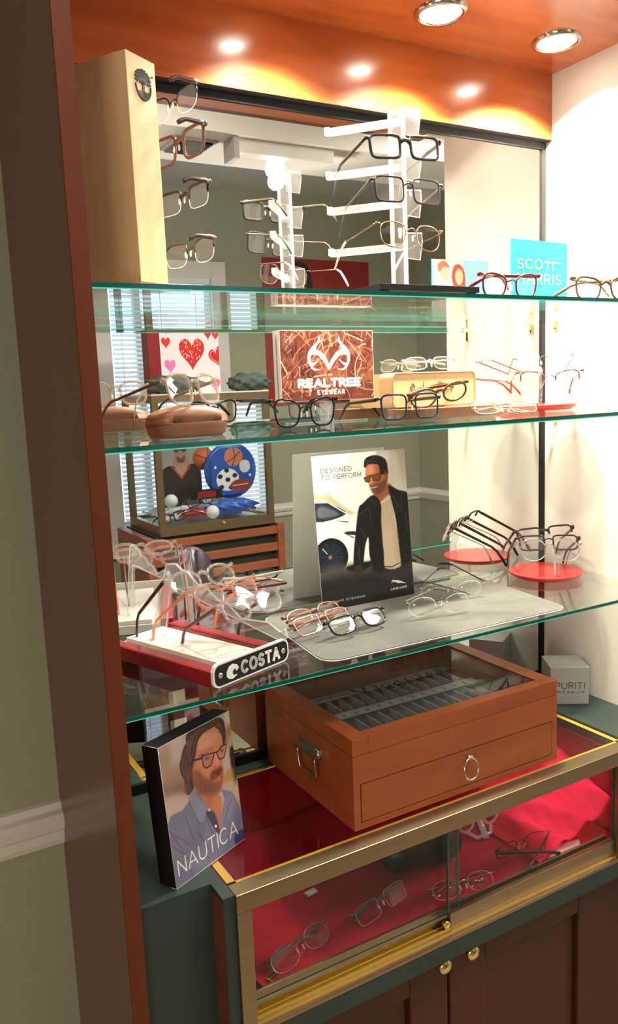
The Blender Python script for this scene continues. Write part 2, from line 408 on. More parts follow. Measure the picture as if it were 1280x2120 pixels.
# ================================================================= SETTING
PX = 0.2395; PI_ = 0.2610; XR = 1.300      # side panel outer / inner face, white end wall
YR = 0.045                                  # plane of the room wall the cabinet stands against
CEIL = 2.59; YB = -2.90; XW = 3.20; XL = -1.6
def struct(name, d, mt, label, cat='wall', bev=0):
    o = bxo(name, d, mt, bev=bev); return meta(o, label, cat, kind='structure')
struct('floor', (XL, XW, YB, .15, -.05, 0), 'carpet', 'speckled tan carpet floor of the shop', 'floor')
struct('ceiling', (XL, XW, YB, .15, CEIL, CEIL + .05), 'ceiling', 'grey textured ceiling seen in the mirror', 'ceiling')
struct('wall_back', (XL, XW, YR, YR + .1, 0, CEIL), 'wall_green', 'sage green wall beside the display cabinet')
struct('wall_left', (XL - .1, XL, YB, YR, 0, CEIL), 'wall_green', 'sage green side wall away from the cabinet')
struct('wall_right', (XW, XW + .1, YB, YR, 0, CEIL), 'wall_green', 'sage green side wall seen deep in the mirror')
bm = bmesh.new()   # window wall with its opening
WX0, WX1, WZ0, WZ1 = 1.225, 1.80, .75, 2.12
box(bm, XL, WX0, YB - .1, YB, 0, CEIL); box(bm, WX1, 1.905, YB - .1, YB, 0, CEIL); box(bm, 1.905, 2.085, YB - .1, YB, 0, .80); box(bm, 1.905, 2.085, YB - .1, YB, 1.43, CEIL); box(bm, 2.085, XW, YB - .1, YB, 0, CEIL)
box(bm, WX0, WX1, YB - .1, YB, 0, WZ0); box(bm, WX0, WX1, YB - .1, YB, WZ1, CEIL)
meta(obj('wall_front', bm, 'wall_green'), 'sage green window wall facing the display cabinet', 'wall', kind='structure')
def rail(name, x0, x1, yw, s, label):
    bm = bmesh.new()
    pf = [(0, .775), (.008, .775), (.012, .785), (.012, .800), (.020, .806), (.024, .822), (.018, .832), (.008, .836), (.008, .848), (0, .850)]
    prism(bm, [(yw + s * a, z) for a, z in pf], x0, x1, axes='yz')
    return meta(obj(name, bm, 'white_paint'), label, 'moulding', kind='structure')
rail('trim_1', XL, PX, YR, -1, 'white moulded chair rail on the green wall beside the cabinet')
rail('trim_2', XL, XW, YB, 1, 'white chair rail under the window across the room')
bm = bmesh.new()
prism(bm, [(XW - a, z) for a, z in [(0, .775), (.012, .785), (.024, .822), (.008, .836), (0, .850)]], YB, YR)
bmesh.ops.rotate(bm, verts=bm.verts, cent=(0, 0, 0), matrix=Matrix.Identity(3))
meta(obj('trim_3', bm, 'white_paint'), 'white chair rail on the far side wall in the mirror', 'moulding', kind='structure')
# window
wn = emp('window_1', (0, 0, 0), 'white framed window filled with blinds, seen in the mirror', 'window', kind='structure')
bm = bmesh.new()
for d in ((WX0 - .085, WX0, WZ0 - .09, WZ1 + .09), (WX1, WX1 + .085, WZ0 - .09, WZ1 + .09), (WX0, WX1, WZ1, WZ1 + .09), (WX0, WX1, WZ0 - .09, WZ0)):
    box(bm, d[0], d[1], YB, YB + .022, d[2], d[3], bev=.003)
obj('casing', bm, 'white_paint', wn)
for xa in (1.37,):
    bxo('mullion', (xa, xa + .035, YB - .06, YB - .02, WZ0, WZ1), 'white_paint', wn)
bxo('pane', (WX0, WX1, YB - .07, YB - .066, WZ0, WZ1), 'pane', wn)
bl = emp('window_blind', (0, 0, 0), 'white slatted blinds hanging in the window, seen in the mirror', 'blind')
bxo('head_rail', (WX0 + .01, WX1 - .01, YB - .015, YB + .02, WZ1 - .03, WZ1), 'blind', bl)
bm = bmesh.new(); box(bm, WX0 + .01, WX1 - .01, -.0125, .0125, -.0007, .0007, T=Matrix.Rotation(math.radians(-32), 4, 'X'))
sl = obj('slat', bm, 'blind', bl); z = WZ1 - .04; sl.location = (0, YB + .003, z)
while z > WZ0 + .04:
    z -= .0235; s2 = sl.copy(); COL.objects.link(s2); s2.location = (0, YB + .003, z)
for xa in (1.28, 1.50, 1.70):
    bxo('ladder_cord', (xa, xa + .003, YB + .016, YB + .018, WZ0 + .03, WZ1 - .02), 'blind', bl)
w2 = emp('window_2', (0, 0, 0), 'lower white window beside the tall one, seen through the sports showcase', 'window', kind='structure')
bm = bmesh.new()
for d in ((1.885, 1.905, .80, 1.45), (2.085, 2.115, .80, 1.45), (1.905, 2.085, 1.43, 1.46), (1.905, 2.085, .77, .80)): box(bm, d[0], d[1], YB, YB + .02, d[2], d[3])
obj('casing', bm, 'white_paint', w2); bxo('pane', (1.905, 2.085, YB - .02, YB - .018, .80, 1.43), 'pane', w2)
b2 = emp('window_blind', (0, 0, 0), 'short white blind in the lower window beside the red poster, in the mirror', 'blind')
bm = bmesh.new(); box(bm, 1.907, 2.083, -.0125, .0125, -.0007, .0007, T=Matrix.Rotation(math.radians(-32), 4, 'X'))
sl = obj('slat', bm, 'blind', b2); sl.location = (0, YB + .003, 1.41)
for k in range(1, 25):
    s3 = sl.copy(); COL.objects.link(s3); s3.location = (0, YB + .003, 1.41 - .0235 * k)
# bulkhead with vent and track lamp, seen in the mirror
bk = emp('bulkhead', (0, 0, 0), 'white ceiling bulkhead with a grey air vent, seen in the mirror', 'bulkhead', kind='structure')
bxo('bulkhead_box', (XL, XW, -1.82, -1.44, 2.40, CEIL), 'white_lam', bk)
bm = bmesh.new(); box(bm, 1.11, 1.27, -1.70, -1.53, 2.393, 2.40)
obj('vent_frame', bm, 'grey_groove', bk)
for i in range(9): bxo('vent_slat', (1.125, 1.255, -1.695 + i * .0175, -1.685 + i * .0175, 2.387, 2.392), 'black_matte', bk)
tl = emp('track_lamp', (1.42, -1.50, 2.40), 'glaring bulb of a white ceiling lamp, reflected above the frame stand', 'lamp')
bxo('lamp_bar', (-.12, .30, -.03, .03, -.05, 0), 'white_paint', tl, bev=.004)
bxo('lamp_bracket', (-.125, -.105, -.045, .045, -.075, 0), 'grey_groove', tl)
bm = bmesh.new(); ball(bm, (.06, 0, -.085), .038); obj('bulb', bm, 'tube', tl)
# door on far side wall
dr = emp('door_1', (0, 0, 0), 'white cased door on the far side wall in the mirror', 'door', kind='structure')
bm = bmesh.new()
for d in ((-2.30, -2.21, 0, 2.02), (-1.40, -1.31, 0, 2.02), (-2.30, -1.31, 1.93, 2.02)): box(bm, XW - .02, XW, d[0], d[1], d[2], d[3])
obj('casing', bm, 'white_paint', dr)
bxo('door_leaf', (XW - .012, XW, -2.21, -1.40, 0, 1.93), 'blind', dr)
# ================================================================= CABINET
cab = emp('display_cabinet', (PX, -.31, 0), 'cherry wood built-in display alcove with side panel, spotlit soffit and green counter', 'cabinet', kind='structure')
def cb(name, d, mt, bev=0, label=None):
    o = bxo(name, d, mt, None, bev, label); o.parent = cab; o.matrix_parent_inverse = Matrix.Translation((-PX, .31, 0)); return o
def cbm(name, bm, mt, smooth=False, label=None):
    o = obj(name, bm, mt, None, smooth, label); o.parent = cab; o.matrix_parent_inverse = Matrix.Translation((-PX, .31, 0)); return o
cb('side_panel', (PX, PI_ - .001, -.3095, YR, 0, 2.5), 'cherry_dim', label='glossy brown outer face reflecting the wall')
cb('panel_edge', (PX + .0004, PI_, -.3115, -.3095, 0, 2.5), 'cherry_dim_edge')
cb('fascia', (PI_, XR, -.020, 0, 1.982, 2.105), 'cherry', label='spotlit cherry board above the mirror')
cb('fascia_lip', (PI_, XR, -.0215, -.0195, 1.980, 1.989), 'cherry', bev=.0005)
cb('soffit', (PI_, XR, -.42, 0, 2.105, 2.125), 'cherry')
cb('soffit_front', (PI_ - .02, XR + .02, -.44, -.42, 2.105, 2.40), 'cherry_dim')
cb('white_end_panel', (XR, XR + .02, -.3115, 0, .60, 2.105), 'white_lam', label='overlit white end panel')
cb('end_panel_edge', (XR, XR + .0205, -.318, -.3115, .60, 2.105), 'white_lam')
mr = meta(bxo('mirror', (PI_, XR - .011, -.0005, .002, .858, 1.982), 'mirror'), 'large mirror lining the back of the display cabinet', 'mirror', kind='structure')
cb('mirror_corner_strip', (XR - .0105, XR, -.0045, .001, .842, 1.982), 'black_matte')
cb('mirror_channel', (PI_, XR - .0105, -.0045, .001, .842, .859), 'black_matte')
cb('mirror_top_strip', (PI_, XR - .0105, -.004, 0, 1.966, 1.982), 'black_matte')
cb('fascia_underside', (PI_, XR, -.0195, -.0002, 1.9795, 1.982), 'black_matte')
CT = .8412
bm = bmesh.new()
prism(bm, [(PI_, 0), (XR, 0), (XR, -.345), (1.178, -.345), (1.178, -.030), (.379, -.030), (.379, -.341), (.3625, -.341), (.3625, -.300), (PI_, -.300)], CT - .006, CT, axes='xy')
cbm('green_counter', bm, 'green_lam')
cb('green_apron', (PI_, .3625, -.300, -.29, 0, CT - .006), 'green_lam')
cb('end_post', (.3630, .379, -.3405, -.28, 0, CT - .006), 'green_lam')
cb('end_post_side', (.3622, .3631, -.3395, -.2995, 0, CT - .008), 'cherry_dim', label='reddish brown side of the end post')
cb('green_band', (.379, XR, -.348, -.30, .5995, .6278), 'green_lam')
cb('base_rail', (.379, XR, -.304, -.27, 0, .5995), 'door_wood')
def cab_door(name, x0, x1, kx, lab):
    z0, z1 = .06, .597; fr = .076; yf = -.325; yb = -.305
    t = emp(name, (x0, yb, 0), lab, 'cabinet door')
    def P(n, d, mt, bev=0, par=t):
        return bxo(n, (d[0] - x0, d[1] - x0, d[2] - yb, d[3] - yb, d[4], d[5]), mt, par, bev)
    P('stile', (x0, x0 + fr, yf, yb, z0, z1), 'door_wood', .003); P('stile', (x1 - fr, x1, yf, yb, z0, z1), 'door_wood', .003)
    P('rail', (x0 + fr, x1 - fr, yf, yb, z1 - .052, z1), 'door_wood', .003); P('rail', (x0 + fr, x1 - fr, yf, yb, z0, z0 + .06), 'door_wood', .003)
    P('panel', (x0 + fr, x1 - fr, yf + .010, yb - .001, z0 + .06, z1 - .052), 'door_wood', .004)
    bm = bmesh.new(); T = Matrix.Translation((kx - x0, yf - yb, .5855)) @ Matrix.Rotation(PI / 2, 4, 'X')
    lathe(bm, [(.0065, 0), (.0065, .003), (.004, .005), (.005, .008), (.0115, .011), (.0135, .016), (.011, .021), (.004, .0235)], 24, T=T)
    obj('knob', bm, 'brass_bright', t, True)
cab_door('cabinet_door', .395, .750, .732, 'brown panelled base cabinet door under the shorter track, knob at its top corner')
cab_door('cabinet_door', .755, 1.130, .790, 'brown panelled base cabinet door beneath the glass door with red tulle')
# downlights
for i, x in enumerate(LAMP_X):
    t = emp('downlight', (x, -.14, 2.105), ['chrome ringed downlight between the tower and the frame stand', 'chrome ringed downlight in the cherry soffit above the clear frame stand', 'chrome ringed downlight in the cherry soffit nearest the white end panel'][i], 'downlight', 'downlights in the cabinet soffit')
    bm = bmesh.new(); lathe(bm, [(.0335, -.001), (.0345, -.006), (.040, -.0075), (.0435, -.005), (.0445, 0)], 40, cap=False); obj('trim_ring', bm, 'chrome', t, True)
    bm = bmesh.new(); lathe(bm, [(.0338, -.001), (.0325, -.0050), (.028, -.0080), (.0195, -.0100)], 32, cap=False); obj('frosted_reflector', bm, 'lamp_soft', t, True)
    bm = bmesh.new(); lathe(bm, [(.0195, -.0100), (.012, -.0115), (.003, -.012)], 32); obj('bulb_face', bm, 'lamp', t, True)
# shelf brackets on the end panel
for z in (1.632, 1.4425, 1.108):
    for y in (-.035, -.24):
        t = emp('shelf_clip', (XR, y, z - .009), ['brass shelf clip carrying the upper shelf', 'brass shelf clip carrying the middle shelf', 'brass shelf clip carrying the lower shelf'][(1.632, 1.4425, 1.108).index(z)] + (' by the mirror' if y > -.1 else ' near its front edge'), 'shelf clip', 'shelf clips on the white end panel')
        bm = bmesh.new(); box(bm, -.004, 0, -.004, .004, -.022, .0, bev=.0008); box(bm, -.016, -.003, -.004, .004, -.002, .0)
        obj('bracket', bm, 'brass_bright', t)
        bm = bmesh.new(); ball(bm, (-.004, 0, -.016), .002, n=6); obj('screw', bm, 'black', t)
# glass shelves
def shelf(z, th, lab):
    t = emp('glass_shelf', (PI_, -.3115, z), lab, 'shelf', 'glass shelves of the display cabinet')
    x1 = XR - PI_ - .002; D = .3085
    bm = bmesh.new(); box(bm, 0, x1, .0012, D, -th, 0); obj('pane', bm, 'glass', t)
    bm = bmesh.new(); box(bm, 0, x1, 0, .0012, -th * .76, 0)
    obj('polished_edge', bm, 'edge_dark', t)
    bm = bmesh.new(); box(bm, 0, x1, .0003, .0012, -th, -th * .76); obj('lower_arris_glint', bm, 'edge_glint', t)  # arris strip with its glint put into the colour
    bm = bmesh.new(); box(bm, 0, x1, D, D + .0010, -th, 0); obj('rear_edge', bm, 'edge_soft', t)
shelf(1.6327, .0072, 'upper green-edged glass shelf, under the beige tower and frame stand')
shelf(1.4425, .0075, 'middle green-edged glass shelf, under the tan cases and camouflage sign')
shelf(1.1075, .0062, 'lower green-edged glass shelf, under the red tray and grey mat')
S1, S2, S3 = 1.6328, 1.4426, 1.1076

# ---------------------------------------------------------------- showcase let into the counter
sc = emp('glass_showcase', (.38, -.345, .6165), 'brass framed glass showcase let into the green counter', 'showcase')
def sb(name, d, mt, bev=0, label=None, par=None):
    return bxo(name, (d[0] - .38, d[1] - .38, d[2] + .345, d[3] + .345, d[4] - .6165, d[5] - .6165), mt, par or sc, bev, label)
SX1 = 1.174
sb('top_rail', (.379, SX1, -.347, -.318, .8155, .8425), 'brass', .0015)
sb('front_post', (.3792, .4010, -.3465, -.33, .6285, .8155), 'brass', .001)
sb('front_post', (1.134, SX1, -.3465, -.33, .6285, .8155), 'brass', .001)
sb('bottom_rail', (.401, 1.134, -.3475, -.338, .6285, .6350), 'brass', .0008)
sb('track_channel', (.401, 1.134, -.340, -.312, .6285, .6390), 'brass_bright')
for y in (-.336, -.329, -.322): sb('track_rib', (.401, 1.134, y - .001, y + .001, .639, .6450), 'brass_bright')
sb('rear_sill', (.401, 1.134, -.3165, -.312, .6285, .6660), 'brass', .0006)
gt = sb('glass_top', (.381, SX1, -.3195, -.030, .8390, .8432), 'top_glass')
for d in ((.3825, .3945, -.3185, -.0405), (1.163, SX1 - .001, -.3185, -.0405), (.3825, SX1 - .001, -.3185, -.3085), (.3825, SX1 - .001, -.0405, -.0305)):
    sb('gold_tape', (d[0], d[1], d[2], d[3], .8386, .8389), 'gold_tape')
sb('rear_brass_strip', (.381, SX1, -.0475, -.0445, .8433, .8455), 'brass_bright')
for nm, x0, x1, y in (('sliding_door', .402, .778, -.3205), ('sliding_door', .748, 1.133, -.331)):
    t = sb(nm, (x0, x1, y - .002, y + .002, .648, .8155), 'pane')
    sb('glass_edge', (x0 - .0005, x0 + .0012, y - .0021, y + .0021, .648, .8155), 'edge_dark', par=t)
    sb('glass_edge', (x1 - .0012, x1 + .0005, y - .0021, y + .0021, .648, .8155), 'edge_dark', par=t)
    if y < -.325: sb('door_shoe', (x0, x1, y - .0065, y + .003, .6365, .6680), 'brass', .0008, par=t)
    else: sb('door_shoe', (x0, x1, y - .003, y + .003, .6455, .653), 'pewter', par=t)
bm = bmesh.new(); lathe(bm, [(.0065, 0), (.0065, .006), (.0055, .008), (.002, .008)], 20, T=Matrix.Translation((.741 - .38, -.331 + .345, .6520 - .6165)) @ Matrix.Rotation(PI / 2, 4, 'X'))
obj('lock', bm, 'brass_bright', sc, True)
for x in (.425, .60, 1.12):
    bm = bmesh.new(); lathe(bm, [(.0022, 0), (.0022, .0009), (.001, .0016)], 12, T=Matrix.Translation((x - .38, -.3478 + .345 + .012 * (x < 1), .6415 - .6165)) @ Matrix.Rotation(PI / 2, 4, 'X'))
    obj('screw', bm, 'brass', sc)
sb('back_board', (.381, SX1, -.030, -.026, .6285, .838), 'red_cloth')
sb('end_board', (.3805, .3825, -.326, -.030, .6285, .8155), 'red_cloth'); sb('end_board', (SX1 - .002, SX1, -.326, -.030, .6285, .8155), 'red_cloth')
sb('bottom_board', (.381, SX1, -.312, -.030, .6285, .640), 'black_matte')
# red lining cloth, draped up at the ends
def cloth(name, x0, x1, y0, y1, nx, ny, fz, mt, lab):
    bm = bmesh.new(); g = [[bm.verts.new((x0 + (x1 - x0) * i / nx, y0 + (y1 - y0) * j / ny, fz(i / nx, j / ny))) for j in range(ny + 1)] for i in range(nx + 1)]
    for i in range(nx):
        for j in range(ny): bm.faces.new((g[i][j], g[i + 1][j], g[i + 1][j + 1], g[i][j + 1])).smooth = True
    o = obj(name, bm, mt); sd = o.modifiers.new('t', 'SOLIDIFY'); sd.thickness = .0008
    return meta(o, lab, 'cloth')
def lining(u, v):
    z = .6530 + .003 * math.sin(7 * u + 3 * v) * math.sin(5 * v) + .0015 * math.sin(23 * u + 9 * v)
    z += .155 * max(0, v - .80) * 1.0 / .2 * (0.9 + .1 * math.sin(20 * u)) * .55
    z += .085 * max(0, (.07 - u) / .07) ** 1.3
    return z
cloth('lining_cloth', .384, 1.170, -.3110, -.034, 90, 36, lining, 'red_cloth', 'smooth red cloth lining the floor of the glass showcase')
def tul(u, v):
    z = .660 + .150 * max(0, u - .10) ** .9 * (.35 + .65 * v ** .7)
    for k, (ph, sl, am) in enumerate(((.30, .9, .020), (.62, 1.5, .016), (.95, 1.1, .018), (1.30, 1.8, .012), (.10, 2.4, .010))):
        dd = u + sl * .35 * v - ph; z += am * math.exp(-(dd / .075) ** 2) * (.4 + .6 * u)
    z += .0016 * math.sin(60 * u + 25 * v) * math.sin(38 * v)
    return min(z, .832)
cloth('tulle_drape', .975, 1.167, -.306, -.045, 60, 50, tul, 'tulle', 'crumpled bright red tulle heaped at the end of the showcase')
# ================================================================= EYEGLASSES
_fm = {}
def fmat(col, metal=0, clear=0, rough=.22):
    k = (tuple(col), metal, clear)
    if k not in _fm:
        if clear:
            _fm[k] = glassy('crystal_plastic', tuple(.55 + .45 * c for c in col), gloss=1.4, haze=clear, hcol=col)
        else:
            _fm[k] = mat('metal_frame' if metal else 'plastic_frame', col, rough, metal=metal, coat=0 if metal else .15, spec=.35)
    return _fm[k]
def outline(shape, n=36):
    P = []
    for i in range(n):
        t = 2 * PI * i / n; c, s = math.cos(t), math.sin(t)
        k = {'rect': 5, 'square': 4, 'round': 2.1, 'oval': 2.4, 'cat': 2.8, 'aviator': 2.5, 'soft': 3}[shape]
        x = math.copysign(abs(c) ** (2 / k), c); z = math.copysign(abs(s) ** (2 / k), s)
        if shape == 'rect': x *= 1 - .05 * (1 - z) / 2 * 1.2
        if shape == 'square': x *= 1 - .11 * (1 - z) / 2
        if shape == 'soft': x *= 1 - .09 * (1 - z) / 2
        if shape == 'cat':
            x *= 1 - .20 * (1 - z) / 2
            if z > 0: z *= 1 + .20 * x
        if shape == 'aviator':
            x *= 1 - .18 * (1 - z) / 2 * (1.2 if x < 0 else .6)
            if z > 0: z *= .88
        P.append((x, z))
    return P
def glasses(label, loc, rot, W=.130, h=.038, shape='rect', rim='full', col=(.01, .01, .01), tcol=None, tip=None, metal=0, clear=0, tclear=0,
            thick=.0014, fold=(0, 0), tlen=.140, lens='lens', cat='glasses', group=None, tdrop=.032, tmetal=None, pads=True, name='eyeglasses', th=None, T=None):
    root = emp(name, label=label, cat=cat, group=group, M4=T if T is not None else pose(loc, *rot))
    tcol = tcol or col; tmetal = metal if tmetal is None else tmetal
    fm = fmat(col, metal, clear); tm = fmat(tcol, tmetal, tclear); tipm = fmat(tip, 0, 0) if tip else tm
    c0 = W * .257; lw = W * .193; lh = h / 2 - (thick if rim != 'none' else 0)
    Y = lambda x: .95 * x * x
    O = outline(shape); hz = h * .30 if shape != 'cat' else h * .42
    bm = bmesh.new()
    for s in (-1, 1):
        pts = [(s * c0 + s * x * lw, Y(c0 + x * lw), z * lh) for x, z in O]
        if rim == 'full':
            sweep(bm, pts, thick * 1.1, thick, n=6, closed=True, up=(0, 1, 0))
        elif rim == 'half':
            top = [p for p in sorted(pts[0:len(pts) // 2 + 1], key=lambda p: p[0])]
            sweep(bm, top, thick * 1.1, thick * 1.1, n=6, up=(0, 1, 0))
        # end piece
        if rim == 'none':
            sweep(bm, [(s * (c0 + lw * .93), Y(c0 + lw), hz * .6), (s * (c0 + lw * 1.06), Y(c0 + lw) - .001, hz * .8), (s * W / 2, .0045, hz)], .0009, n=6)
        else:
            e = max(thick, .0012)
            sweep(bm, [(s * (c0 + lw * .95), Y(c0 + lw), hz * 1.05), (s * (W / 2 - .001), Y(W / 2) - .001, hz * 1.1), (s * W / 2, .0065, hz)], e * .9, [e * 1.3, e * 1.7, e * 1.6] if not metal else e, n=6)
    gap = c0 - lw
    if thick > .0016 and rim != 'none' and not metal:
        sweep(bm, [(-gap * 1.05, 0, h * .16), (-gap * .5, -.001, h * .24), (0, -.0012, h * .27), (gap * .5, -.001, h * .24), (gap * 1.05, 0, h * .16)], thick * 1.2, thick * 1.5, n=6)
    else:
        sweep(bm, [(-gap * 1.15, 0, h * .14), (-gap * .5, -.002, h * .21), (0, -.003, h * .24), (gap * .5, -.002, h * .21), (gap * 1.15, 0, h * .14)], max(.0009, thick * .8), n=6)
    obj('front_frame', bm, fm, root, True)
    for s in (-1, 1):
        bm = bmesh.new(); q = 1.0 if rim != 'none' else 1.0
        A = []; B = []
        for x, z in O:
            px = c0 + x * lw * q; A.append(bm.verts.new((s * px, Y(px) - .0006, z * lh * q))); B.append(bm.verts.new((s * px, Y(px) + .0006, z * lh * q)))
        ca = bm.verts.new((s * c0, Y(c0) - .0016, 0)); n = len(O)
        for i in range(n):
            j = (i + 1) % n
            bm.faces.new((A[i], A[j], ca)).smooth = True
            if rim == 'none': bm.faces.new((A[i], A[j], B[j], B[i]))
        lo = obj('lens', bm, lens, root)
        if rim in ('none', 'half'):
            bm = bmesh.new(); sweep(bm, [(s * (c0 + x * lw), Y(c0 + x * lw), z * lh) for x, z in O], .00055, n=5, closed=True, up=(0, 1, 0)); obj('lens_edge', bm, 'acrylic_edge', lo)
    if pads:
        for s in (-1, 1):
            bm = bmesh.new(); ball(bm, (s * gap * .72, .0052, -h * .06), .0042, .45, .35, 1.1, n=6)
            if metal or rim != 'full': sweep(bm, [(s * gap * 1.1, .0008, h * .02), (s * gap, .005, h * .05), (s * gap * .75, .0055, -h * .04)], .0005, n=5)
            obj('nose_pad', bm, 'acrylic_edge', root, True)
    for s, fa in ((-1, fold[0]), (1, fold[1])):
        L = tlen; t0 = th or (.0021 if not tmetal else .0011)
        pts = [(0, 0, 0), (0, .008, 0), (s * -.001, L * .35, 0), (s * -.002, L * .68, 0), (s * -.003, L * .78, -tdrop * .16), (s * -.004, L * .9, -tdrop * .58), (s * -.0045, L, -tdrop)]
        if fa:
            a = math.radians(fa) * s
            pts = [(x * math.cos(a) - y * math.sin(a), x * math.sin(a) + y * math.cos(a), z) for x, y, z in pts]
        o = (s * W / 2, .0065, hz); pts = [(x + o[0], y + o[1], z + o[2]) for x, y, z in pts]
        bm = bmesh.new(); hh = [t0 * 1.5, t0 * 1.7, t0 * 1.5, t0 * 1.3, t0 * 1.4, t0 * 1.7, t0 * 1.3] if not tmetal else [t0 * 1.2] * 4 + [t0 * 1.5, t0 * 2, t0 * 1.6]
        k = 4 if tip else 7
        sweep(bm, pts[:k + 1] if tip else pts, [t0 * .8] * (k + 1 if tip else 7), hh[:k + 1] if tip else hh, n=6)
        tp = obj('temple', bm, tm, root, True)
        if tip:
            bm = bmesh.new(); sweep(bm, pts[3:], [.0016] * 4, [.0020, .0024, .0028, .0018], n=6); obj('temple_tip', bm, tipm, tp, True)
    return root
BLK = (.012, .011, .011); GUN = (.10, .09, .085); SIL = (.62, .61, .58); GOLD = (.72, .52, .26); TORT = (.07, .028, .012); BRN = (.09, .045, .03)

# ---------------------------------------------------------------- upper shelf
# beige tower
ang = math.radians(32); NC = Vector((.333, -.272, S1))
ex = Vector((.85, .53, 0)).normalized(); ey = Vector((-ex.y, ex.x, 0))   # ex along the narrow face, ey into depth
TM = Matrix(((ex.x, ey.x, 0, NC.x), (ex.y, ey.y, 0, NC.y), (0, 0, 1, NC.z), (0, 0, 0, 1)))
tw = emp('frame_tower', label='tall beige wooden eyewear tower with a tree emblem, on the upper shelf', cat='display tower', M4=TM)
TWW = .054; TWD = .135; TWH = .2735
bxo('tower_body', (0, TWW, 0, TWD, .008, TWH), 'maple', tw, .0008)
bxo('tower_foot', (.004, TWW + .006, .004, TWD - .01, .0005, .008), 'white_tray', tw)
bxo('mount_board', (TWW, TWW + .007, .012, TWD - .01, .010, TWH - .045), 'white_tray', tw, .0005)
# tree emblem
em = bmesh.new(); cx, cz, y0, y1 = .0290, TWH - .032, -.0012, 0
ring = [(cx + .0150 * math.cos(t), cz + .0180 * math.sin(t)) for t in np.linspace(PI * 1.02, PI * 2.02, 18)]
inner = [(cx + .0128 * math.cos(t), cz + .0158 * math.sin(t)) for t in np.linspace(PI * 2.02, PI * 1.02, 18)]
prism(em, ring + inner, y0, y1)
seg = [(cx + .0140 * math.cos(t), cz + .0170 * math.sin(t)) for t in np.linspace(PI * 1.17, PI * 1.87, 14)]
prism(em, seg, y0, y1)
prism(em, [(cx - .002, cz - .011), (cx + .0024, cz - .011), (cx + .0016, cz + .004), (cx - .0012, cz + .004)], y0, y1)
for a in range(-72, 73, 16):
    A = math.radians(90 + a); r2 = .0170 - .0025 * (abs(a) > 60) + random.uniform(-.001, .001); d = Vector((math.cos(A), math.sin(A))); nn = Vector((-d.y, d.x))
    b0 = Vector((cx, cz + .001)); prism(em, [b0 + nn * .0008, b0 - nn * .0008, b0 + d * r2 * .9 - nn * .0010, b0 + d * r2, b0 + d * r2 * .9 + nn * .0010], y0, y1)
    for q in (.55, .8):
        b1 = b0 + d * r2 * q
        for s in (-1, 1):
            d2 = (d + nn * s * .9).normalized(); n2 = Vector((-d2.y, d2.x)); prism(em, [b1 + n2 * .0006, b1 - n2 * .0006, b1 + d2 * .0042 - n2 * .0009, b1 + d2 * .0046, b1 + d2 * .0042 + n2 * .0009], y0, y1)
ball(em, (cx + .0182, -.0003, cz + .014), .0012, n=5)
obj('tree_emblem', em, 'black_matte', tw)
def tower_glasses(loc, lab, **kw):
    T = Matrix.Translation(loc) @ Matrix.Rotation(math.radians(kw.pop('yaw', 104)), 4, 'Z') @ Matrix.Rotation(math.radians(kw.pop('pit', 1)), 4, 'X')
    return glasses(lab, None, None, T=T, group='glasses on the beige tower', tlen=.040, tdrop=.006, **kw)
tower_glasses((.430, -.170, 1.887), 'thin metal glasses topmost on the beige tower', W=.128, h=.034, shape='oval', rim='half', col=GUN, tcol=BRN, metal=.8, tmetal=0, thick=.0011)
tower_glasses((.436, -.168, 1.835), 'brown matte square glasses second from the top on the beige tower', W=.134, h=.042, shape='square', col=(.16, .075, .055), tcol=(.06, .035, .03), thick=.0022)
tower_glasses((.440, -.166, 1.767), 'dark half-rim glasses third from the top on the beige tower', W=.130, h=.034, shape='square', rim='half', col=(.05, .035, .03), tcol=(.05, .035, .03), thick=.0018)
tower_glasses((.446, -.162, 1.697), 'brown metal half-rim glasses lowest on the beige tower', W=.128, h=.034, shape='soft', rim='half', col=(.14, .09, .06), tcol=(.08, .05, .04), metal=.6, tmetal=0, thick=.0010)
# clear frame stand
st = emp('frame_stand', (.79, -.185, S1), 'clear acrylic eyewear stand with a black base, holding three pairs', 'display stand')
bm = bmesh.new(); box(bm, -.112, .072, -.105, .06, .0045, .0135, bev=.0008)
for x in (-.10, .062):
    for y in (-.095, .05): box(bm, x - .006, x + .006, y - .006, y + .006, .0003, .0045)
obj('base', bm, 'black', st)
bm = bmesh.new(); box(bm, -.013, .013, -.005, .005, .0135, .288); obj('column', bm, 'acrylic', st)
for x in (-.013, .012): bxo('column_edge', (x, x + .001, -.0052, .0052, .0135, .288), 'acrylic_edge', st)
for i, z in enumerate((.272, .205, .151, .086)):
    BR = Matrix.Rotation(math.radians(-48.7), 4, 'Z')
    a = emp('arm', (0, 0, z)); a.parent = st; a.location = (0, 0, z)
    # nose plate in front, bending into a bar that runs back along the mirror side
    bm = bmesh.new()
    prism(bm, [(.006, -.016), (.036, -.018), (.041, .010), (.040, .022), (.006, .020)], -.0062, -.0040); o1 = obj('nose_plate', bm, 'acrylic', a)
    bm = bmesh.new(); sweep(bm, [(.006, -.0052, -.017), (.037, -.0052, -.019), (.042, -.0052, .010), (.041, -.0052, .023), (.006, -.0052, .021)], .0009, n=5); obj('nose_plate_rim', bm, 'acrylic_edge', a)
    bm = bmesh.new(); box(bm, -.112, .008, -.0035, .0035, -.0055, .0055, T=BR); obj('temple_bar', bm, 'acrylic', a)
    bm = bmesh.new(); box(bm, -.112, .008, -.0040, -.0030, -.0062, -.0035, T=BR); box(bm, -.116, -.108, -.005, .005, -.004, .007, T=BR); obj('bar_stop', bm, 'acrylic_edge', a)
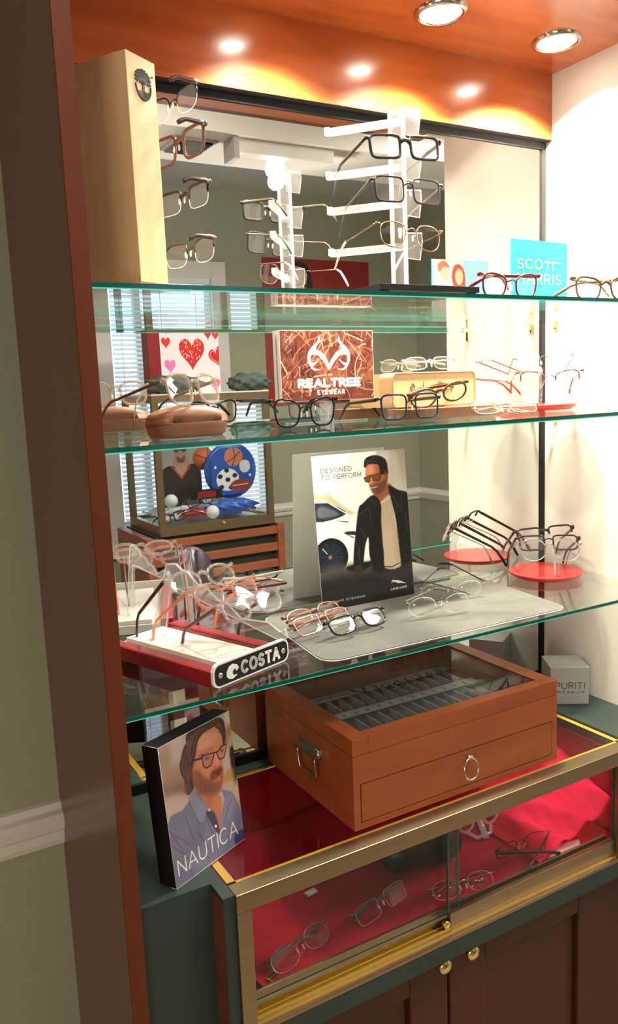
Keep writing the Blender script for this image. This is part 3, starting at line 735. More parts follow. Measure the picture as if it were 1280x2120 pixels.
glasses('dark green-black rectangular glasses topmost on the clear stand', (.7718, -.2305, 1.8548), (-8.9, -7.1, -1.2), .128, .038, 'rect', col=(.030, .026, .020), tcol=(.05, .045, .03), tip=(.12, .10, .08), thick=.0022, group='glasses on the clear stand')
glasses('slim dark plum glasses in the middle of the clear stand', (.7752, -.2315, 1.793), (-9.6, -10.2, 2.1), .121, .041, 'rect', col=(.035, .022, .028), tcol=(.10, .08, .07), metal=0, thick=.0015, th=.0012, group='glasses on the clear stand')
glasses('thin gold aviator glasses lowest on the clear stand', (.7935, -.2121, 1.7317), (-3.4, -5.9, 3.6), .124, .043, 'aviator', col=(.50, .33, .22), metal=1, thick=.0009, tip=(.8, .78, .74), lens='demo', group='glasses on the clear stand')
# teal card
tc = emp('teal_sign_card', (1.095, -.115, S1), 'overlit teal card with white lettering at the back of the upper shelf', 'sign', rotz=math.radians(2))
bxo('card', (0, .150, -.003, 0, .0005, .128), 'teal_card', tc)
bm = bmesh.new()
for t_, z_, wd in (('SCO', .077, .064),): text_bm(bm, t_, .016, z_, wd, .016, .0022, -.0036, -.003, .38)
for x in (.094, .108): prism(bm, [(x, .076), (x + .0022, .076), (x + .0022, .094), (x, .094)], -.0036, -.003)
prism(bm, [(.086, .0885), (.132, .0885), (.132, .0907), (.086, .0907)], -.0036, -.003)
text_bm(bm, 'HARRIS', .016, .050, .116, .017, .0022, -.0036, -.003, .38)
obj('lettering', bm, 'white_ink', tc)
P = Paint(110, 95, (225, 245, 250))
P.poly([(0, 0), (.45, 0), (.35, 1), (0, 1)], (150, 215, 235)); P.poly([(.42, .25), (.5, .08), (.62, .1), (.66, .3), (.6, .6), (.7, 1), (.4, 1), (.43, .6)], (150, 60, 40))
P.ell((.53, .27), .07, .13, (240, 190, 160)); P.poly([(.45, 1), (.48, .6), (.6, .52), (.72, .7), (.74, 1)], (235, 140, 80))
P.ell((.78, .2), .09, .13, (245, 205, 185)); P.poly([(.7, .12), (.78, .02), (.9, .08), (.88, .2), (.8, .12)], (190, 110, 80)); P.poly([(.66, 1), (.68, .5), (.85, .4), (1, .6), (1, 1)], (250, 235, 230))
P.sheet('back_photo', .150, .1275, tc, Matrix.Translation((.150, .0004, .0005)) @ Matrix.Rotation(PI, 4, 'Z'), VCm)
glasses('burgundy glasses before the teal card on the upper shelf', (.9638, -.2518, S1 + .0225), (-3.4, 6, 0), .127, .040, 'cat', col=(.11, .012, .02), thick=.0016, fold=(62, 68), tlen=.12, tdrop=.02, group='glasses on the upper shelf')
glasses('brown cat-eye glasses at the end of the upper shelf', (1.182, -.258, S1 + .0235), (-15.2, -3, 0), .131, .043, 'cat', col=(.10, .055, .03), thick=.0020, fold=(60, 64), tdrop=.02, group='glasses on the upper shelf')

# ---------------------------------------------------------------- middle shelf
def loft_case(name, lab, loc, rz, L, D, H, mt, seam=True, tilt=0):
    t = emp(name, label=lab, cat='glasses case', group=None, M4=Matrix.Translation(loc) @ Matrix.Rotation(math.radians(rz), 4, 'Z') @ Matrix.Rotation(math.radians(tilt), 4, 'X'))
    for part, zs in (('lower_shell', [(0, .74), (.10, .88), (.28, .96), (.475, 1.0), (.488, .992)]), ('lid', [(.492, .992), (.505, 1.0), (.78, .95), (.93, .84), (.985, .72), (1.0, .60)])):
        bm = bmesh.new(); rings = []
        for zf, k in zs:
            ring = []
            for i in range(44):
                a = 2 * PI * i / 44; c, s = math.cos(a), math.sin(a)
                x = math.copysign(abs(c) ** .55, c) * L / 2; y = math.copysign(abs(s) ** .7, s) * D / 2
                hh = H * (1 - .22 * (2 * x / L) ** 2 * (zf > .5)) * zf
                ring.append(bm.verts.new((x * (1 - (1 - k) * D / L), y * k, hh)))
            rings.append(ring)
        for a, b in zip(rings, rings[1:]):
            for i in range(44): bm.faces.new((a[i], a[(i + 1) % 44], b[(i + 1) % 44], b[i])).smooth = True
        bm.faces.new(rings[0]); bm.faces.new(rings[-1])
        obj(part, bm, mt, t)
    return t
c1 = loft_case('glasses_case', 'tan leatherette clamshell glasses case lying on the middle shelf', (.418, -.178, S2), 10, .122, .060, .044, 'tan_leather')
glasses('clear and tortoiseshell round glasses resting on the tan case', (.428, -.190, 1.5085), (30, -15, 0), .124, .046, 'soft', col=(.50, .42, .34), clear=.34, tcol=(.13, .075, .045), thick=.0021, th=.0015)
glasses('black cat-eye glasses standing near the front of the middle shelf', (.6114, -.1765, 1.4671), (-8, 0, 0), .112, .044, 'cat', col=(.005, .004, .004), tcol=(.008, .006, .006), thick=.0015, tlen=.130, tdrop=.022)
glasses('blue and tortoiseshell square glasses standing beside the camouflage sign', (.8209, -.166, 1.4675), (-4, -3, 0), .126, .044, 'square', col=(.004, .028, .055), tcol=(.03, .014, .012), thick=.0016, tdrop=.026)
# camouflage sign
rt = emp('camouflage_sign', (.659, -.0125, 1.4815), 'square camouflage plaque with white antler emblem, propped at the mirror', 'sign')
bxo('plaque', (0, .194, 0, .010, 0, .123), 'white_tray', rt)
bm = bmesh.new(); box(bm, .02, .175, -.006, .010, -.0386, -.036); box(bm, .09, .105, 0, .008, -.036, 0); obj('clear_foot', bm, 'acrylic', rt)
P = Paint(280, 176, (120, 62, 48)); rng = np.random.default_rng(3)
for i in range(34): P.ell((rng.random(), rng.random()), .05 + .1 * rng.random(), .04 + .08 * rng.random(), [(70, 32, 28), (150, 85, 65), (95, 48, 38), (185, 120, 95)][i % 4], .55, 4)
for i in range(250):
    x, y = rng.random(2); a = rng.normal(-1.3, .55) if i % 3 else rng.uniform(-3, 3); l = .05 + .22 * rng.random(); bnd = rng.normal(0, .3)
    pts = [(x + l * t * math.cos(a + bnd * t), y + l * t * 1.6 * math.sin(a + bnd * t)) for t in np.linspace(0, 1, 4)]
    P.line(pts, 1 + 3.2 * rng.random() ** 2, [(235, 180, 150), (205, 140, 110), (60, 26, 22), (160, 92, 70), (250, 215, 190), (110, 55, 42)][rng.integers(6)], .85)
P.a *= np.array([.80, .76, .76])
P.corners((320, 25), (1150, 25), (1165, 622), (345, 640))
WH = (252, 250, 246)
for s in (1, -1):
    X = lambda x: x if s == 1 else 1512 - x
    P.poly([(X(757), 372), (X(700), 285), (X(655), 240), (X(605), 236), (X(592), 262), (X(598), 310), (X(628), 355), (X(680), 362), (X(625), 372), (X(585), 330), (X(566), 270), (X(572), 215), (X(600), 170), (X(640), 130), (X(660), 95), (X(668), 62), (X(675), 100), (X(668), 120), (X(688), 110), (X(660), 140), (X(645), 165), (X(648), 195), (X(690), 212), (X(740), 290), (X(757), 335)], WH)
    P.poly([(X(600), 312), (X(630), 300), (X(668), 272), (X(645), 305), (X(615), 330)], WH)
P.Hm = None
P.text('REALTREE', .175, .800, .665, .100, 6.6, WH, .26); P.text('EYEWEAR', .375, .915, .29, .058, 2.6, WH, .5)
P.sheet('camouflage_print', .192, .121, rt, Matrix.Translation((.001, -.0004, .001)))
# upright camel case with open lid
ec = emp('glasses_case', (.852, -.070, S2), 'open camel hard case with script lettering on its upright lid', 'glasses case')
bm = bmesh.new()
def rrect(x0, x1, z0, z1, r, n=5, bow=0):
    o = []
    for cx_, cz_, a0 in ((x1 - r, z0 + r, -90), (x1 - r, z1 - r, 0), (x0 + r, z1 - r, 90), (x0 + r, z0 + r, 180)):
        for i in range(n + 1):
            a = math.radians(a0 + 90 * i / n); x = cx_ + r * math.cos(a); z = cz_ + r * math.sin(a)
            o.append((x, z))
    if bow: o = [(x, z + (bow * (1 - ((x - (x0 + x1) / 2) / ((x1 - x0) / 2)) ** 2) if z > (z0 + z1) / 2 else 0)) for x, z in sum([[p] for p in o], [])]
    return o
prism(bm, rrect(0, .195, .020, .082, .010, bow=.004), 0, .040); obj('upright_lid', bm, 'camel', ec)
bm = bmesh.new(); sweep(bm, [(x, -.0004, z) for x, z in rrect(.0015, .1935, .0215, .0805, .009, bow=.004)], .0015, n=5, closed=True, up=(0, 1, 0)); obj('lid_rim', bm, 'camel_edge', ec)
bm = bmesh.new(); prism(bm, rrect(-.012, .200, -.070, .020, .03), .0008, .018, axes='xy'); obj('open_tray', bm, 'tan_leather', ec)
bm = bmesh.new()
for s in ([(.052, .056), (.048, .062), (.044, .056), (.048, .050), (.054, .054)], [(.060, .050), (.056, .053), (.060, .056), (.064, .052), (.066, .064), (.064, .050), (.068, .052)], [(.070, .050), (.070, .055)], [(.073, .055), (.073, .050), (.076, .055), (.078, .050), (.081, .054)],
          [(.088, .063), (.086, .049), (.088, .063), (.094, .062), (.090, .057), (.096, .053), (.088, .049)], [(.100, .055), (.097, .051), (.101, .050), (.102, .055), (.104, .050), (.107, .054)], [(.108, .050), (.110, .055), (.113, .053)]):
    sweep(bm, [(.040 + (x - .044) * 1.45, -.0006, .046 + (z - .048) * 1.25) for x, z in s], .0006, n=4)
obj('script_lettering', bm, 'ink', ec)
glasses('tortoiseshell round glasses hanging before the camel case lettering', (.9337, -.0991 - .004, 1.4828), (-7.6, 12, -9.6), .126, .037, 'round', col=TORT, thick=.0020, fold=(72, 78), tlen=.12, tdrop=.015)
glasses('gold rimmed reading glasses lying face up near the shelf edge', (.9933, -.2071, S2 + .0155), (-30, -58, 0), .119, .036, 'oval', col=GOLD, metal=1, thick=.0010, fold=(84, 88), tdrop=.012, tlen=.11, tip=(.3, .12, .08))
glasses('silver glasses folded on top of the camel hard case', (.955, -.0500, 1.5415), (-10, -20, 0), .112, .026, 'soft', col=SIL, metal=.9, thick=.0010, fold=(80, 84), tlen=.10, tdrop=.004)
def disc(loc, lab, cat='display plinth'):
    t = emp('red_display_disc', loc, lab, cat)
    bm = bmesh.new(); lathe(bm, [(.040, .0005), (.062, .0015), (.070, .006), (.0735, .0105), (.0735, .0125)], 56); obj('disc', bm, 'red_plate', t)
    return t
def disc_prop(t, dx, dy, h, az):
    """clear bar that props the stacked frames by their bridges"""
    bm = bmesh.new(); a = math.radians(az)
    pr = [(0, .0125), (.012, .0125), (.016, h * .55), (.010, h * .78), (.018, h * .9), (.006, h), (-.004, h * .82), (.004, h * .5)]
    prism(bm, pr, -.004, .004, axes='xz', T=Matrix.Translation((dx, dy, 0)) @ Matrix.Rotation(a, 4, 'Z')); obj('clear_prop', bm, 'acrylic', t)
    bm = bmesh.new(); sweep(bm, [(x, -.0042, z) for x, z in pr], .0009, n=5, closed=True, up=(0, 1, 0), T=Matrix.Translation((dx, dy, 0)) @ Matrix.Rotation(a, 4, 'Z')); obj('prop_edge', bm, 'acrylic_edge', t)
d2 = disc((1.193, -.088, S2), 'red round plinth on the middle shelf, washed out by the spotlights'); disc_prop(d2, -.03, -.03, .085, -120)
glasses('plum brow-line glasses, lower pair on the middle shelf disc', (1.1711, -.1401, 1.5015), (-38, -8, 0), .126, .037, 'cat', rim='half', col=(.10, .04, .05), tcol=(.45, .30, .24), tip=(.22, .05, .03), metal=0, tmetal=1, thick=.0012)
glasses('brown metal glasses, upper pair on the middle shelf disc', (1.2056, -.0933, 1.540), (-35, -24, -3), .119, .038, 'soft', rim='none', col=(.22, .13, .10), tcol=(.40, .25, .2), tip=(.25, .05, .03), metal=1, thick=.0010)
# ---------------------------------------------------------------- lower shelf
# grey mat with rounded corners
mt_ = emp('grey_mat', (0, 0, S3), 'large grey leatherette dispensing mat with rounded corners under the poster card', 'mat')
def round_poly(c, r, n=7):
    o = []
    for i in range(len(c)):
        p, a, b = Vector(c[i]), Vector(c[i - 1]), Vector(c[(i + 1) % len(c)])
        d1 = (a - p).normalized(); d2 = (b - p).normalized()
        for k in range(n + 1):
            t = k / n; o.append((p + d1 * r * (1 - t) ** 2 + d2 * r * t ** 2))
    return o
mc = [(.598, -.014), (.565, -.288), (1.055, -.296), (1.088, -.014)]
bm = bmesh.new(); prism(bm, round_poly(mc, .035), .0004, .0022, axes='xy'); obj('mat_sheet', bm, 'grey_mat', mt_)
bm = bmesh.new(); prism(bm, round_poly([(x * 1.0 + (x - .82) * .006, y + (y + .15) * .012) for x, y in mc], .036), .0002, .0008, axes='xy'); obj('white_underlay', bm, 'white_tray', mt_)
MZ = S3 + .0024
# poster card
lean = math.radians(-4.5)
jc = emp('poster_card', label='standing poster card of a man in a black leather jacket beside a white car', cat='poster', M4=Matrix.Translation((.700, -.056, MZ)) @ Matrix.Rotation(lean, 4, 'X') @ Matrix.Rotation(math.radians(.0), 4, 'Y'))
JW, JH = .2025, .2765
bxo('card', (0, JW, .0003, .0022, 0, JH), 'white_tray', jc)
bm = bmesh.new(); prism(bm, [(.03, .0), (JW - .03, .0), (JW - .06, JH * .8), (.06, JH * .8)], .0022, .0030)
prism(bm, [(.0024, .0), (.024, .006), (.0024, JH * .62)], .08, .0812, axes='yz'); obj('easel_back', bm, 'white_tray', jc)
P = Paint(300, 410, (250, 248, 240)).corners((185, 185), (1015, 120), (1110, 1428), (290, 1530))
P.poly([(185, 185), (600, 150), (560, 700), (215, 700)], (255, 254, 248), 1, 12)
P.poly([(880, 130), (1015, 120), (1045, 520), (880, 460)], (222, 214, 196), .9, 8)
P.poly([(205, 508), (335, 508), (470, 620), (600, 700), (560, 760), (215, 700)], (214, 198, 170), 1, 3, False)
P.poly([(212, 575), (300, 572), (500, 690), (600, 700), (720, 860), (720, 1180), (245, 1180), (228, 700)], (250, 250, 250), 1, 1)
P.poly([(214, 588), (330, 590), (492, 688), (228, 752)], (45, 52, 66), 1, 0); P.poly([(240, 640), (300, 622), (430, 690), (260, 720)], (118, 124, 138), .8, 2)
P.line([(214, 584), (330, 584), (500, 690)], 3, (245, 245, 245)); P.poly([(388, 742), (520, 756), (500, 764)], (30, 30, 32)); P.poly([(470, 850), (575, 845), (560, 900), (520, 880)], (40, 40, 44), 1, 1)
P.poly([(515, 870), (590, 880), (580, 905)], (235, 235, 235))
P.ell((360, 1060), 150, 165, (16, 18, 24)); P.ell((355, 1062), 118, 130, (28, 36, 52), .9)
for a in range(0, 360, 36): P.line([(355 + 20 * math.cos(math.radians(a)), 1062 + 22 * math.sin(math.radians(a))), (355 + 105 * math.cos(math.radians(a)), 1062 + 118 * math.sin(math.radians(a)))], 1.2, (90, 100, 120), .6)
P.ell((352, 1062), 16, 17, (175, 90, 80)); P.line([(285, 985), (325, 1030)], 2, (240, 240, 240))
P.poly([(262, 1175), (760, 1130), (1085, 1080), (1115, 1450), (290, 1560)], (88, 82, 74), 1, 10); P.poly([(270, 1260), (1100, 1215), (1120, 1450), (290, 1560)], (20, 20, 22), 1, 16); P.poly([(275, 1360), (1110, 1300), (1120, 1460), (290, 1560)], (14, 14, 16), 1, 8)
P.poly([(505, 1150), (720, 1110), (720, 1150), (640, 1190), (520, 1190)], (18, 18, 20), 1, 2)
# man
P.poly([(730, 1150), (1000, 1140), (1095, 1080), (1090, 1240), (930, 1300), (745, 1250)], (44, 42, 42), 1, 4)
P.poly([(735, 500), (870, 430), (905, 470), (905, 560), (870, 620), (790, 640)], (176, 98, 66), 1, 1)                     # neck
P.poly([(790, 610), (905, 530), (930, 760), (1000, 1140), (840, 1180), (810, 1000), (795, 760)], (208, 186, 158), 1, 1)   # sweater
P.line([(800, 600), (850, 575), (905, 530)], 4, (238, 226, 208)); P.line([(825, 1165), (900, 1175), (990, 1135)], 3, (60, 52, 46)); P.poly([(930, 760), (990, 1000), (1000, 1140), (960, 1150), (930, 960)], (180, 156, 128), .6, 6)
P.poly([(870, 450), (960, 490), (1045, 520), (1060, 640), (1082, 1060), (1062, 1130), (1000, 1170), (985, 1120), (940, 760), (900, 590)], (20, 19, 20), 1, 1)   # jacket right
P.poly([(730, 530), (640, 600), (600, 650), (575, 860), (560, 1010), (560, 1150), (600, 1170), (640, 1150), (660, 980), (690, 900), (700, 1060), (745, 1200), (820, 1215), (830, 1100), (805, 800), (800, 610)], (20, 19, 20), 1, 1)
P.poly([(565, 1150), (640, 1150), (625, 1235), (580, 1235)], (54, 36, 28), 1, 2)
for l in ([(600, 700), (690, 640)], [(620, 820), (660, 900)], [(580, 940), (610, 1010), (590, 1060)], [(950, 640), (930, 700)], [(700, 650), (720, 800)], [(1030, 700), (1040, 860)], [(600, 1010), (610, 1100)], [(690, 560), (770, 620)], [(900, 520), (960, 640)], [(1000, 560), (980, 700)]): P.line(l, 2.5, (92, 90, 92), .55)
P.poly([(668, 280), (700, 240), (780, 235), (850, 300), (862, 400), (850, 440), (820, 480), (770, 520), (735, 512), (708, 470), (690, 420), (664, 375)], (196, 118, 84), 1, 1)   # face
P.poly([(700, 430), (770, 420), (840, 400), (845, 450), (790, 520), (735, 520), (706, 475)], (112, 64, 48), .75, 3); P.poly([(674, 300), (720, 265), (740, 330), (690, 350)], (228, 158, 122), .8, 5)
P.poly([(700, 385), (715, 390), (722, 425), (700, 432)], (214, 140, 104), .9, 1); P.line([(712, 466), (745, 462), (770, 452)], 3, (235, 205, 190)); P.line([(712, 460), (770, 446)], 1.6, (80, 42, 34))
P.ell((848, 362), 16, 32, (190, 108, 76)); P.poly([(650, 235), (675, 200), (740, 182), (810, 195), (850, 230), (866, 320), (862, 345), (838, 320), (820, 350), (795, 330), (780, 262), (720, 255), (680, 262), (660, 290)], (20, 19, 21), 1, 1)
P.line([(665, 235), (700, 205), (760, 200)], 3, (70, 70, 76), .6)
P.hair([(655, 285), (668, 262), (700, 252), (770, 256), (800, 270)], [(648, 240), (680, 198), (745, 178), (815, 196), (855, 250)], 40, [(62, 62, 70), (8, 8, 10), (34, 34, 38)], 1.5, .7, 4)
P.hair([(800, 280), (815, 320), (830, 345)], [(850, 240), (866, 300), (864, 350)], 14, [(60, 60, 66), (8, 8, 10)], 1.3, .6, 3)
P.specks((770, 480), 60, 34, 90, (70, 38, 28), .4, 10, .9); P.specks((826, 430), 22, 40, 40, (70, 38, 28), .4, 10, 1.4)
P.poly([(838, 300), (862, 330), (866, 410), (848, 440), (836, 400)], (120, 66, 46), .5, 3); P.line([(735, 360), (760, 348), (800, 332)], 1.5, (40, 24, 18))
P.line([(650, 378), (716, 356), (810, 336), (826, 330)], 3.4, (45, 30, 22)); P.poly([(652, 378), (700, 362), (706, 400), (690, 416), (662, 406)], (122, 72, 40)); P.poly([(716, 358), (800, 338), (796, 386), (776, 402), (738, 400)], (130, 78, 44))
P.line([(652, 378), (662, 410), (690, 418), (706, 400), (700, 362)], 1.8, (40, 26, 20)); P.line([(716, 358), (736, 402), (776, 404), (798, 386), (802, 338)], 1.8, (40, 26, 20))
P.poly([(900, 1300), (912, 1292), (930, 1294), (960, 1296), (985, 1304), (1010, 1318), (1040, 1326), (1006, 1326), (985, 1322), (962, 1324), (938, 1312), (915, 1308)], (228, 228, 228), smooth=False)
for l in ([(912, 1304), (898, 1318)], [(925, 1308), (912, 1322)], [(960, 1318), (985, 1332), (1000, 1336)], [(985, 1318), (1012, 1330)], [(1030, 1324), (1042, 1318)]): P.line(l, 1.8, (225, 225, 225)); P.Hm = None
P.text('DESIGNED', .088, .112, .315, .026, 1.7, (70, 66, 62), .3); P.text('TO PERFORM', .088, .156, .415, .026, 1.7, (70, 66, 62), .3)
P.text('JAGUAR', .735, .945, .18, .013, 1.7, (220, 220, 220), .35); P.text('JAGUAR EYEWEAR', .05, .955, .40, .012, 1.3, (165, 165, 165), .3)
P.sheet('printed_photo', JW, JH, jc)
# red tray with sign
rtr = emp('red_display_tray', label='red and white display tray with a black lettered nameplate on the lower shelf', cat='display tray', M4=Matrix.Translation((.394, -.287, S3)) @ Matrix.Rotation(math.radians(19.5), 4, 'Z'))
bxo('left_rail', (-.004, .018, .004, .246, .0008, .0235), 'red_rail', rtr, .004); bxo('right_rail', (.118, .140, .004, .246, .0008, .0235), 'red_rail', rtr, .004)
bxo('tray_bed', (.018, .118, .004, .246, .0008, .0150), 'white_tray', rtr); bxo('raised_pad', (.031, .105, .010, .240, .0150, .0225), 'white_tray', rtr, .002)
bxo('groove', (.0185, .022, .006, .244, .0150, .0158), 'grey_groove', rtr); bxo('groove', (.1135, .1175, .006, .244, .0150, .0158), 'grey_groove', rtr)
bxo('black_foot', (.02, .116, .02, .23, .0002, .0008), 'black_matte', rtr)
sg = emp('nameplate'); sg.parent = rtr; sg.location = (-.006, 0, .0035)
def plate(x0, x1, z0, z1, c):
    return [(x0 + c, z0), (x1 - c, z0), (x1 - c * .35, z0 + c * .35), (x1, z0 + c), (x1, z1 - c), (x1 - c * .35, z1 - c * .35), (x1 - c, z1), (x0 + c, z1), (x0 + c * .35, z1 - c * .35), (x0, z1 - c), (x0, z0 + c), (x0 + c * .35, z0 + c * .35)]
bm = bmesh.new(); prism(bm, plate(0, .150, -.003, .031, .009), -.001, .004); obj('plate_border', bm, 'sign_white', sg)
bm = bmesh.new(); prism(bm, plate(.0025, .1475, -.0005, .0285, .008), -.0014, -.001); obj('plate_field', bm, 'sign_black', sg)
bm = bmesh.new(); text_bm(bm, 'COSTA', .053, .0065, .075, .015, .0038, -.0026, -.0014, .42)
# wave crest emblem
W1 = arc(.036, .0135, .0105, .0105, 15, 215, 16) + arc(.034, .009, .0125, .006, 215, 320, 8)[1:] + arc(.040, .0125, .0075, .0065, 300, 30, 1)[:0]
prism(bm, [(.0465, .0165), (.043, .0215), (.036, .024), (.029, .022), (.024, .016), (.0235, .009), (.028, .0045), (.034, .0035), (.041, .006), (.043, .0075), (.038, .0075), (.0345, .010), (.0345, .014), (.038, .0165), (.042, .0155), (.0405, .013), (.044, .0135)], -.0026, -.0014)
obj('plate_lettering', bm, 'sign_white', sg)
for x in (.0125, .1375):
    bm = bmesh.new(); lathe(bm, [(.0042, 0), (.0042, .0012), (.0026, .0018), (.0014, .0012)], 16, T=Matrix.Translation((x, -.0014, .014)) @ Matrix.Rotation(PI / 2, 4, 'X')); obj('rivet', bm, 'chrome', sg, True)
# clear stepped plate standing on the tray: back top to front tip
A0 = Vector((.383, -.062, 0)); A1 = Vector((.523, -.240, 0)); ax = (A1 - A0); LL = ax.length; ax.normalize(); ay = Vector((-ax.y, ax.x, 0))
TP = Matrix(((ax.x, ay.x, 0, A0.x), (ax.y, ay.y, 0, A0.y), (0, 0, 1, S3), (0, 0, 0, 1)))
pr = [(.0, .024), (.036, .138), (.052, .139), (.062, .130), (.072, .128), (.088, .109), (.100, .108), (.122, .086), (.136, .084), (.160, .060), (LL - .022, .058), (LL - .004, .044), (LL + .004, .050), (LL + .008, .038), (LL - .002, .030), (.040, .105), (.026, .024)]
bm = bmesh.new(); prism(bm, pr, -.0025, .0025, T=TP); o = obj('clear_plate', bm, 'acrylic'); o.parent = rtr; o.matrix_parent_inverse = rtr.matrix_world.inverted()
bm = bmesh.new(); sweep(bm, [(x, -.0027, z) for x, z in pr], .0011, n=5, closed=True, up=(0, 1, 0), T=TP); o = obj('clear_plate_edge', bm, 'acrylic_edge'); o.parent = rtr; o.matrix_parent_inverse = rtr.matrix_world.inverted()
glasses('crystal pink glasses in the middle of the red tray stand', (.4625, -.1853, 1.2101), (15.1, -34, 1), .128, .038, 'cat', col=(.95, .50, .40), clear=.26, tcol=(.90, .40, .25), tclear=.55, thick=.0023, tlen=.150, pads=False, group='glasses stepped on the red tray')
glasses('clear round glasses with dark temples, highest on the red tray stand', (.4405, -.149, 1.2285), (13, -38, -1), .126, .040, 'round', col=(.86, .82, .78), clear=.20, tcol=(.09, .07, .05), thick=.0022, tlen=.150, pads=False, group='glasses stepped on the red tray')
glasses('crystal lilac glasses with brown temples, lowest on the red tray stand', (.4904, -.2119, 1.1925), (16.8, -30, 0), .124, .038, 'soft', col=(.72, .62, .74), clear=.26, tcol=(.20, .12, .12), tclear=0, thick=.0024, tlen=.128, pads=False, group='glasses stepped on the red tray')
# pairs lying on the mat
def lay(lab, cx_, cy_, yaw, pit=-62, **kw):
    h = kw.get('h', .034)
    z = MZ + h / 2 * math.cos(math.radians(pit)) + .0065 + .002
    return glasses(lab, (cx_, cy_, z), (yaw, pit, 0), group='glasses lying on the grey mat', **kw)
lay('black and white framed glasses lying nearest on the grey mat', .681, -.2010, 9, -38, W=.131, h=.033, shape='soft', col=(.006, .005, .005), tcol=(.8, .79, .76), thick=.0018, fold=(80, 84), tlen=.125, tdrop=.008, th=.0026)
lay('pink metal glasses between the black pair and the poster card', .6370, -.1640, 12, -40, W=.128, h=.032, shape='rect', col=(.70, .40, .34), metal=.9, tcol=(.25, .07, .05), tmetal=0, thick=.0011, fold=(82, 86), tlen=.12, tdrop=.008)
lay('rose gold half-rim glasses hindmost of the lying pairs beside the tray', .6480, -.1180, 12, -42, W=.128, h=.032, shape='oval', rim='half', col=(.66, .42, .36), metal=.9, tcol=(.20, .06, .045), tmetal=0, thick=.0011, fold=(82, 86), tlen=.12, tdrop=.008)
glasses('rimless oval glasses standing on the grey mat in front of the poster', (.8448, -.2034, MZ + .0195), (-10.8, 10, 1), .127, .035, 'round', rim='none', col=SIL, metal=1, tcol=(.35, .31, .25), tip=(.10, .08, .07), fold=(62, 34), thick=.0009, group=None, tdrop=.014, tlen=.12)
glasses('rimless glasses with dark temples on the far part of the grey mat', (.930, -.135, MZ + .0175), (-20, 12, 0), .127, .033, 'round', rim='none', col=SIL, metal=1, tcol=(.12, .11, .11), tip=(.03, .03, .03), fold=(40, 20), thick=.0009, tdrop=.014, tlen=.13)
# lower disc with stacked pairs
d3 = disc((1.2, -.103, S3), 'red round plinth with two stacked pairs on the lower shelf'); disc_prop(d3, -.018, -.045, .058, -125)
glasses('black brow-line glasses, front pair on the lower red disc', (1.1705, -.1395, 1.1863), (-33.5, -25, .5), .125, .032, 'rect', col=(.03, .016, .014), thick=.0016, tcol=(.045, .02, .018), tlen=.140, tdrop=.024)
glasses('black topped rectangular glasses, upper pair on the lower red disc', (1.183, -.118, 1.1985), (-31, -26, -4), .122, .034, 'rect', rim='half', col=(.025, .018, .016), thick=.0018, tcol=(.04, .02, .018), tlen=.140, tdrop=.024)
glasses('silver half-round wire glasses, lowest pair on the lower red disc', (1.163, -.150, 1.1745), (-33, -22, 2), .126, .046, 'round', rim='full', col=(.78, .76, .70), metal=1, thick=.0009, tlen=.120, tdrop=.03)
# ---------------------------------------------------------------- counter
# lens cabinet box
BX0, BX1, BY0, BY1 = .5935, 1.0165, -.306, -.021; BZ = .8436; BH = .1455
lb = emp('wooden_tray_box', (BX0, BY0, BZ), 'cherry wood sample box with glazed lid, ring-pull drawer and side handle on the counter', 'box')
w_, d_ = BX1 - BX0, BY1 - BY0; lidz = BH - .0265
bm = bmesh.new()
box(bm, 0, .012, 0, d_, .001, lidz - .0006); box(bm, w_ - .012, w_, 0, d_, .001, lidz - .0006); box(bm, .012, w_ - .012, d_ - .012, d_, .001, lidz - .0006)
box(bm, .012, w_ - .012, 0, .012, .0735, lidz - .0006); box(bm, .012, w_ - .012, 0, .012, .001, .0115); box(bm, .012, w_ - .012, .012, d_ - .012, .001, .006); box(bm, .012, w_ - .012, .012, d_ - .012, .0735, .078)
obj('box_body', bm, 'box_wood', lb)
lid = emp('lid'); lid.parent = lb; lid.location = (0, 0, lidz)
fr = .0285
bm = bmesh.new(); box(bm, 0, fr, 0, d_, 0, .0265, bev=.001); obj('lid_rail', bm, 'box_wood', lid)
bm = bmesh.new(); box(bm, w_ - fr, w_, 0, d_, 0, .0265, bev=.001); obj('lid_rail', bm, 'box_wood', lid)
bm = bmesh.new(); box(bm, fr, w_ - fr, 0, fr * .75, 0, .0265, bev=.001); obj('lid_rail', bm, 'box_wood', lid)
bm = bmesh.new(); box(bm, fr, w_ - fr, d_ - fr * .75, d_, 0, .0265, bev=.001); obj('lid_rail', bm, 'box_wood', lid)
bm = bmesh.new(); box(bm, fr, w_ - fr, fr * .75, d_ - fr * .75, .0215, .0240); obj('lid_glass', bm, 'top_glass', lid)
dw = emp('drawer'); dw.parent = lb; dw.location = (0, 0, 0)
bxo('drawer_front', (.0135, w_ - .0135, -.0006, .011, .0130, .0720), 'box_wood', dw)
bm = bmesh.new(); rx, rz = .219, .0445
sweep(bm, [(rx + .0145 * math.sin(a) , -.008 - .004 * math.sin((1 - math.cos(a)) / 2 * PI / 2), rz - .001 + .0175 * math.cos(a)) for a in np.linspace(.10, 2 * PI - .10, 32)], .0014, n=8)
ball(bm, (rx - .0028, -.0085, rz + .0185), .0022, n=6); ball(bm, (rx + .0028, -.0085, rz + .0185), .0022, n=6); lathe(bm, [(.003, 0), (.0025, .005), (.0016, .009)], 12, T=Matrix.Translation((rx, 0, rz + .0185)) @ Matrix.Rotation(PI / 2, 4, 'X'))
obj('ring_pull', bm, 'chrome', dw, True)
hn = emp('side_handle'); hn.parent = lb; hn.location = (0, d_ * .43, .0)
